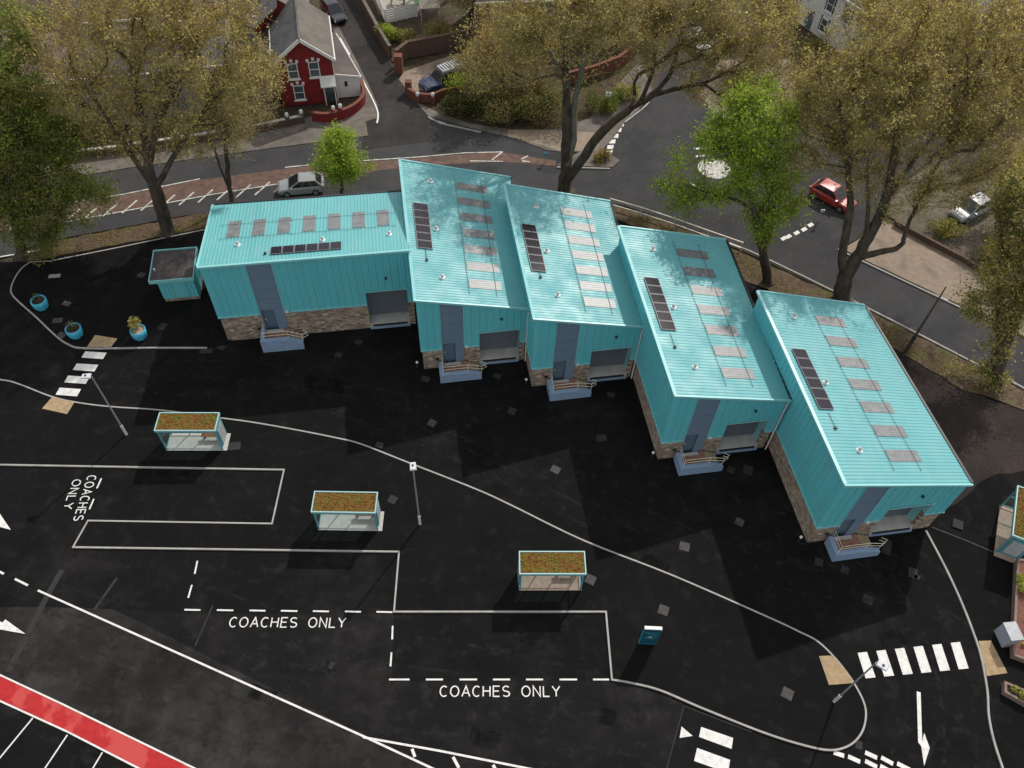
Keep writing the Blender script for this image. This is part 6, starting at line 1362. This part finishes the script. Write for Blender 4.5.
shrub('low brown shrub under the white house facade', 812, 52, 1.6, 1.6, 71, ('leaf_brown', 'leaf_moss', 'leaf_olive'), 2000)

# rough grass and dead leaves on the verges: too many to count
def litter(name, label, poly, n, seed, mats, size, z, cat):
    rg = np.random.default_rng(seed); pts = np.array([(p.x, p.y) for p in poly]); lo, hi = pts.min(0), pts.max(0); Q = []
    x = pts[:, 0]; y = pts[:, 1]
    while len(Q) < n:
        c = rg.uniform(lo, hi, (4000, 2)); ins = np.zeros(len(c), bool); j = len(pts) - 1
        for i in range(len(pts)):
            cr = ((y[i] > c[:, 1]) != (y[j] > c[:, 1])) & (c[:, 0] < (x[j] - x[i]) * (c[:, 1] - y[i]) / (y[j] - y[i] + 1e-12) + x[i]); ins ^= cr; j = i
        dens = np.sin(c[:, 0] * 1.3 + 2 * np.sin(c[:, 1] * .9)) * .5 + .5; Q += list(c[ins & (rg.random(len(c)) < .25 + .75 * dens)])
    Q = np.array(Q[:n]); P = np.concatenate([Q, rg.uniform(z, z + .07, (n, 1))], 1); V, F = leaf_quads(rg, P, size)
    o = np_mesh(name, V, F, rg.integers(0, len(mats), n), mats); o['kind'] = 'stuff'; o['label'] = label; o['category'] = cat
WV = ats([(33, 261), (50, 242), (130, 228), (213, 212), ('w', -10, 58), ('w', 0, 58.8), ('w', 0, 57.9), ('w', -10, 56.9), (212, 227)])
EV = ats([(611, 207), (713, 242), (864, 311), (975, 368), (1024, 394), ('w', 50, 28), (1024, 408), (960, 386), (862, 328), (742, 278), (700, 252), (610, 214)])
litter('verge_grass', 'rough brown grass and leaf litter along the left verge', WV, 5200, 81, ['leaf_brown', 'leaf_moss', 'leaf_rust', 'leaf_olive'], .05, .08, 'grass')
litter('verge_grass', 'rough grass and leaf litter along the verge behind the units', EV, 6500, 82, ['leaf_brown', 'leaf_moss', 'leaf_rust', 'leaf_olive'], .05, .08, 'grass')
litter('fallen_leaves', 'fallen leaves scattered over the worn tarmac behind the units', ats([(742, 281), (862, 331), (960, 388), (1024, 412), (1024, 465), (985, 478), (926, 480), (868, 310)]), 900, 83, ['leaf_brown', 'leaf_rust'], .04, .022, 'leaves')
GD = ats([(0, 150), (270, 120), (300, 60), (230, -40), (-20, -40)]); 
litter('garden_growth', 'grass and weeds in the gardens behind the left houses', GD, 6000, 84, ['leaf_brown', 'leaf_moss', 'leaf_olive', 'leaf_grey'], .08, -.1, 'grass')
litter('garden_growth', 'ground cover among the shrubs at the top centre', ats([(400, 60), (440, 45), (520, 30), (620, 30), (640, 70), (600, 115), (540, 128), (470, 110), (480, 80), (465, 52)]), 6500, 85, ['leaf_brown', 'leaf_moss', 'leaf_dark', 'leaf_rust'], .08, -.08, 'ground cover')
litter('garden_growth', 'ground cover under the trees at the top right', ats([(735, 60), (780, 110), (880, 170), (960, 140), (1024, 110), (1024, -20), (760, -20)]), 8000, 86, ['leaf_brown', 'leaf_moss', 'leaf_olive', 'leaf_rust'], .08, .04, 'ground cover')
litter('garden_growth', 'weeds in the gravel beyond the low dark wall', ats([(900, 222), (966, 256), (1024, 262), (1024, 160), (930, 170)]), 2200, 87, ['leaf_brown', 'leaf_moss', 'leaf_olive'], .06, .04, 'ground cover')

# ================================================================== LIGHT
sun_d = bpy.data.lights.new('sun', 'SUN'); sun = bpy.data.objects.new('sun', sun_d); COL.objects.link(sun)
SAZ, SEL = rad(61), rad(41)
to = Vector((math.cos(SAZ) * math.cos(SEL), math.sin(SAZ) * math.cos(SEL), math.sin(SEL)))
sun.rotation_euler = to.to_track_quat('Z', 'Y').to_euler(); sun.location = to * 200
sun_d.energy = 3.2; sun_d.angle = rad(0.8); sun_d.color = (1.0, 0.95, 0.88)
W = bpy.data.worlds.new('World'); S.world = W; W.use_nodes = True; nt = W.node_tree; bg = nt.nodes['Background']
sky = nt.nodes.new('ShaderNodeTexSky'); sky.sky_type = 'NISHITA'; sky.sun_disc = False; sky.sun_elevation = SEL; sky.sun_rotation = rad(90) - SAZ
sky.altitude = 50; sky.air_density = 1.0; sky.dust_density = 2.5; sky.ozone_density = 1.0
tcw = nt.nodes.new('ShaderNodeTexCoord'); mpw = nt.nodes.new('ShaderNodeMapping'); mpw.inputs['Scale'].default_value = (1, 1, 2.2)
nt.links.new(tcw.outputs['Generated'], mpw.inputs['Vector'])
cn = nt.nodes.new('ShaderNodeTexNoise'); cn.inputs['Scale'].default_value = 2.6; cn.inputs['Detail'].default_value = 8; cn.inputs['Roughness'].default_value = 0.55; nt.links.new(mpw.outputs[0], cn.inputs['Vector'])
cr = nt.nodes.new('ShaderNodeValToRGB'); cr.color_ramp.elements[0].position = 0.4; cr.color_ramp.elements[1].position = 0.6; nt.links.new(cn.outputs['Fac'], cr.inputs['Fac'])
cm_ = nt.nodes.new('ShaderNodeMix'); cm_.data_type = 'RGBA'; nt.links.new(cr.outputs['Color'], cm_.inputs[0]); nt.links.new(sky.outputs[0], cm_.inputs[6]); cm_.inputs[7].default_value = (11.0, 10.8, 10.4, 1)
nt.links.new(cm_.outputs[2], bg.inputs['Color']); bg.inputs['Strength'].default_value = 0.1
vs = S.view_settings; vs.view_transform = 'Standard'; vs.look = 'None'; vs.exposure = 0.0; vs.gamma = 1.0; vs.use_curve_mapping = False
S.cycles.max_bounces = 6; S.cycles.transparent_max_bounces = 8
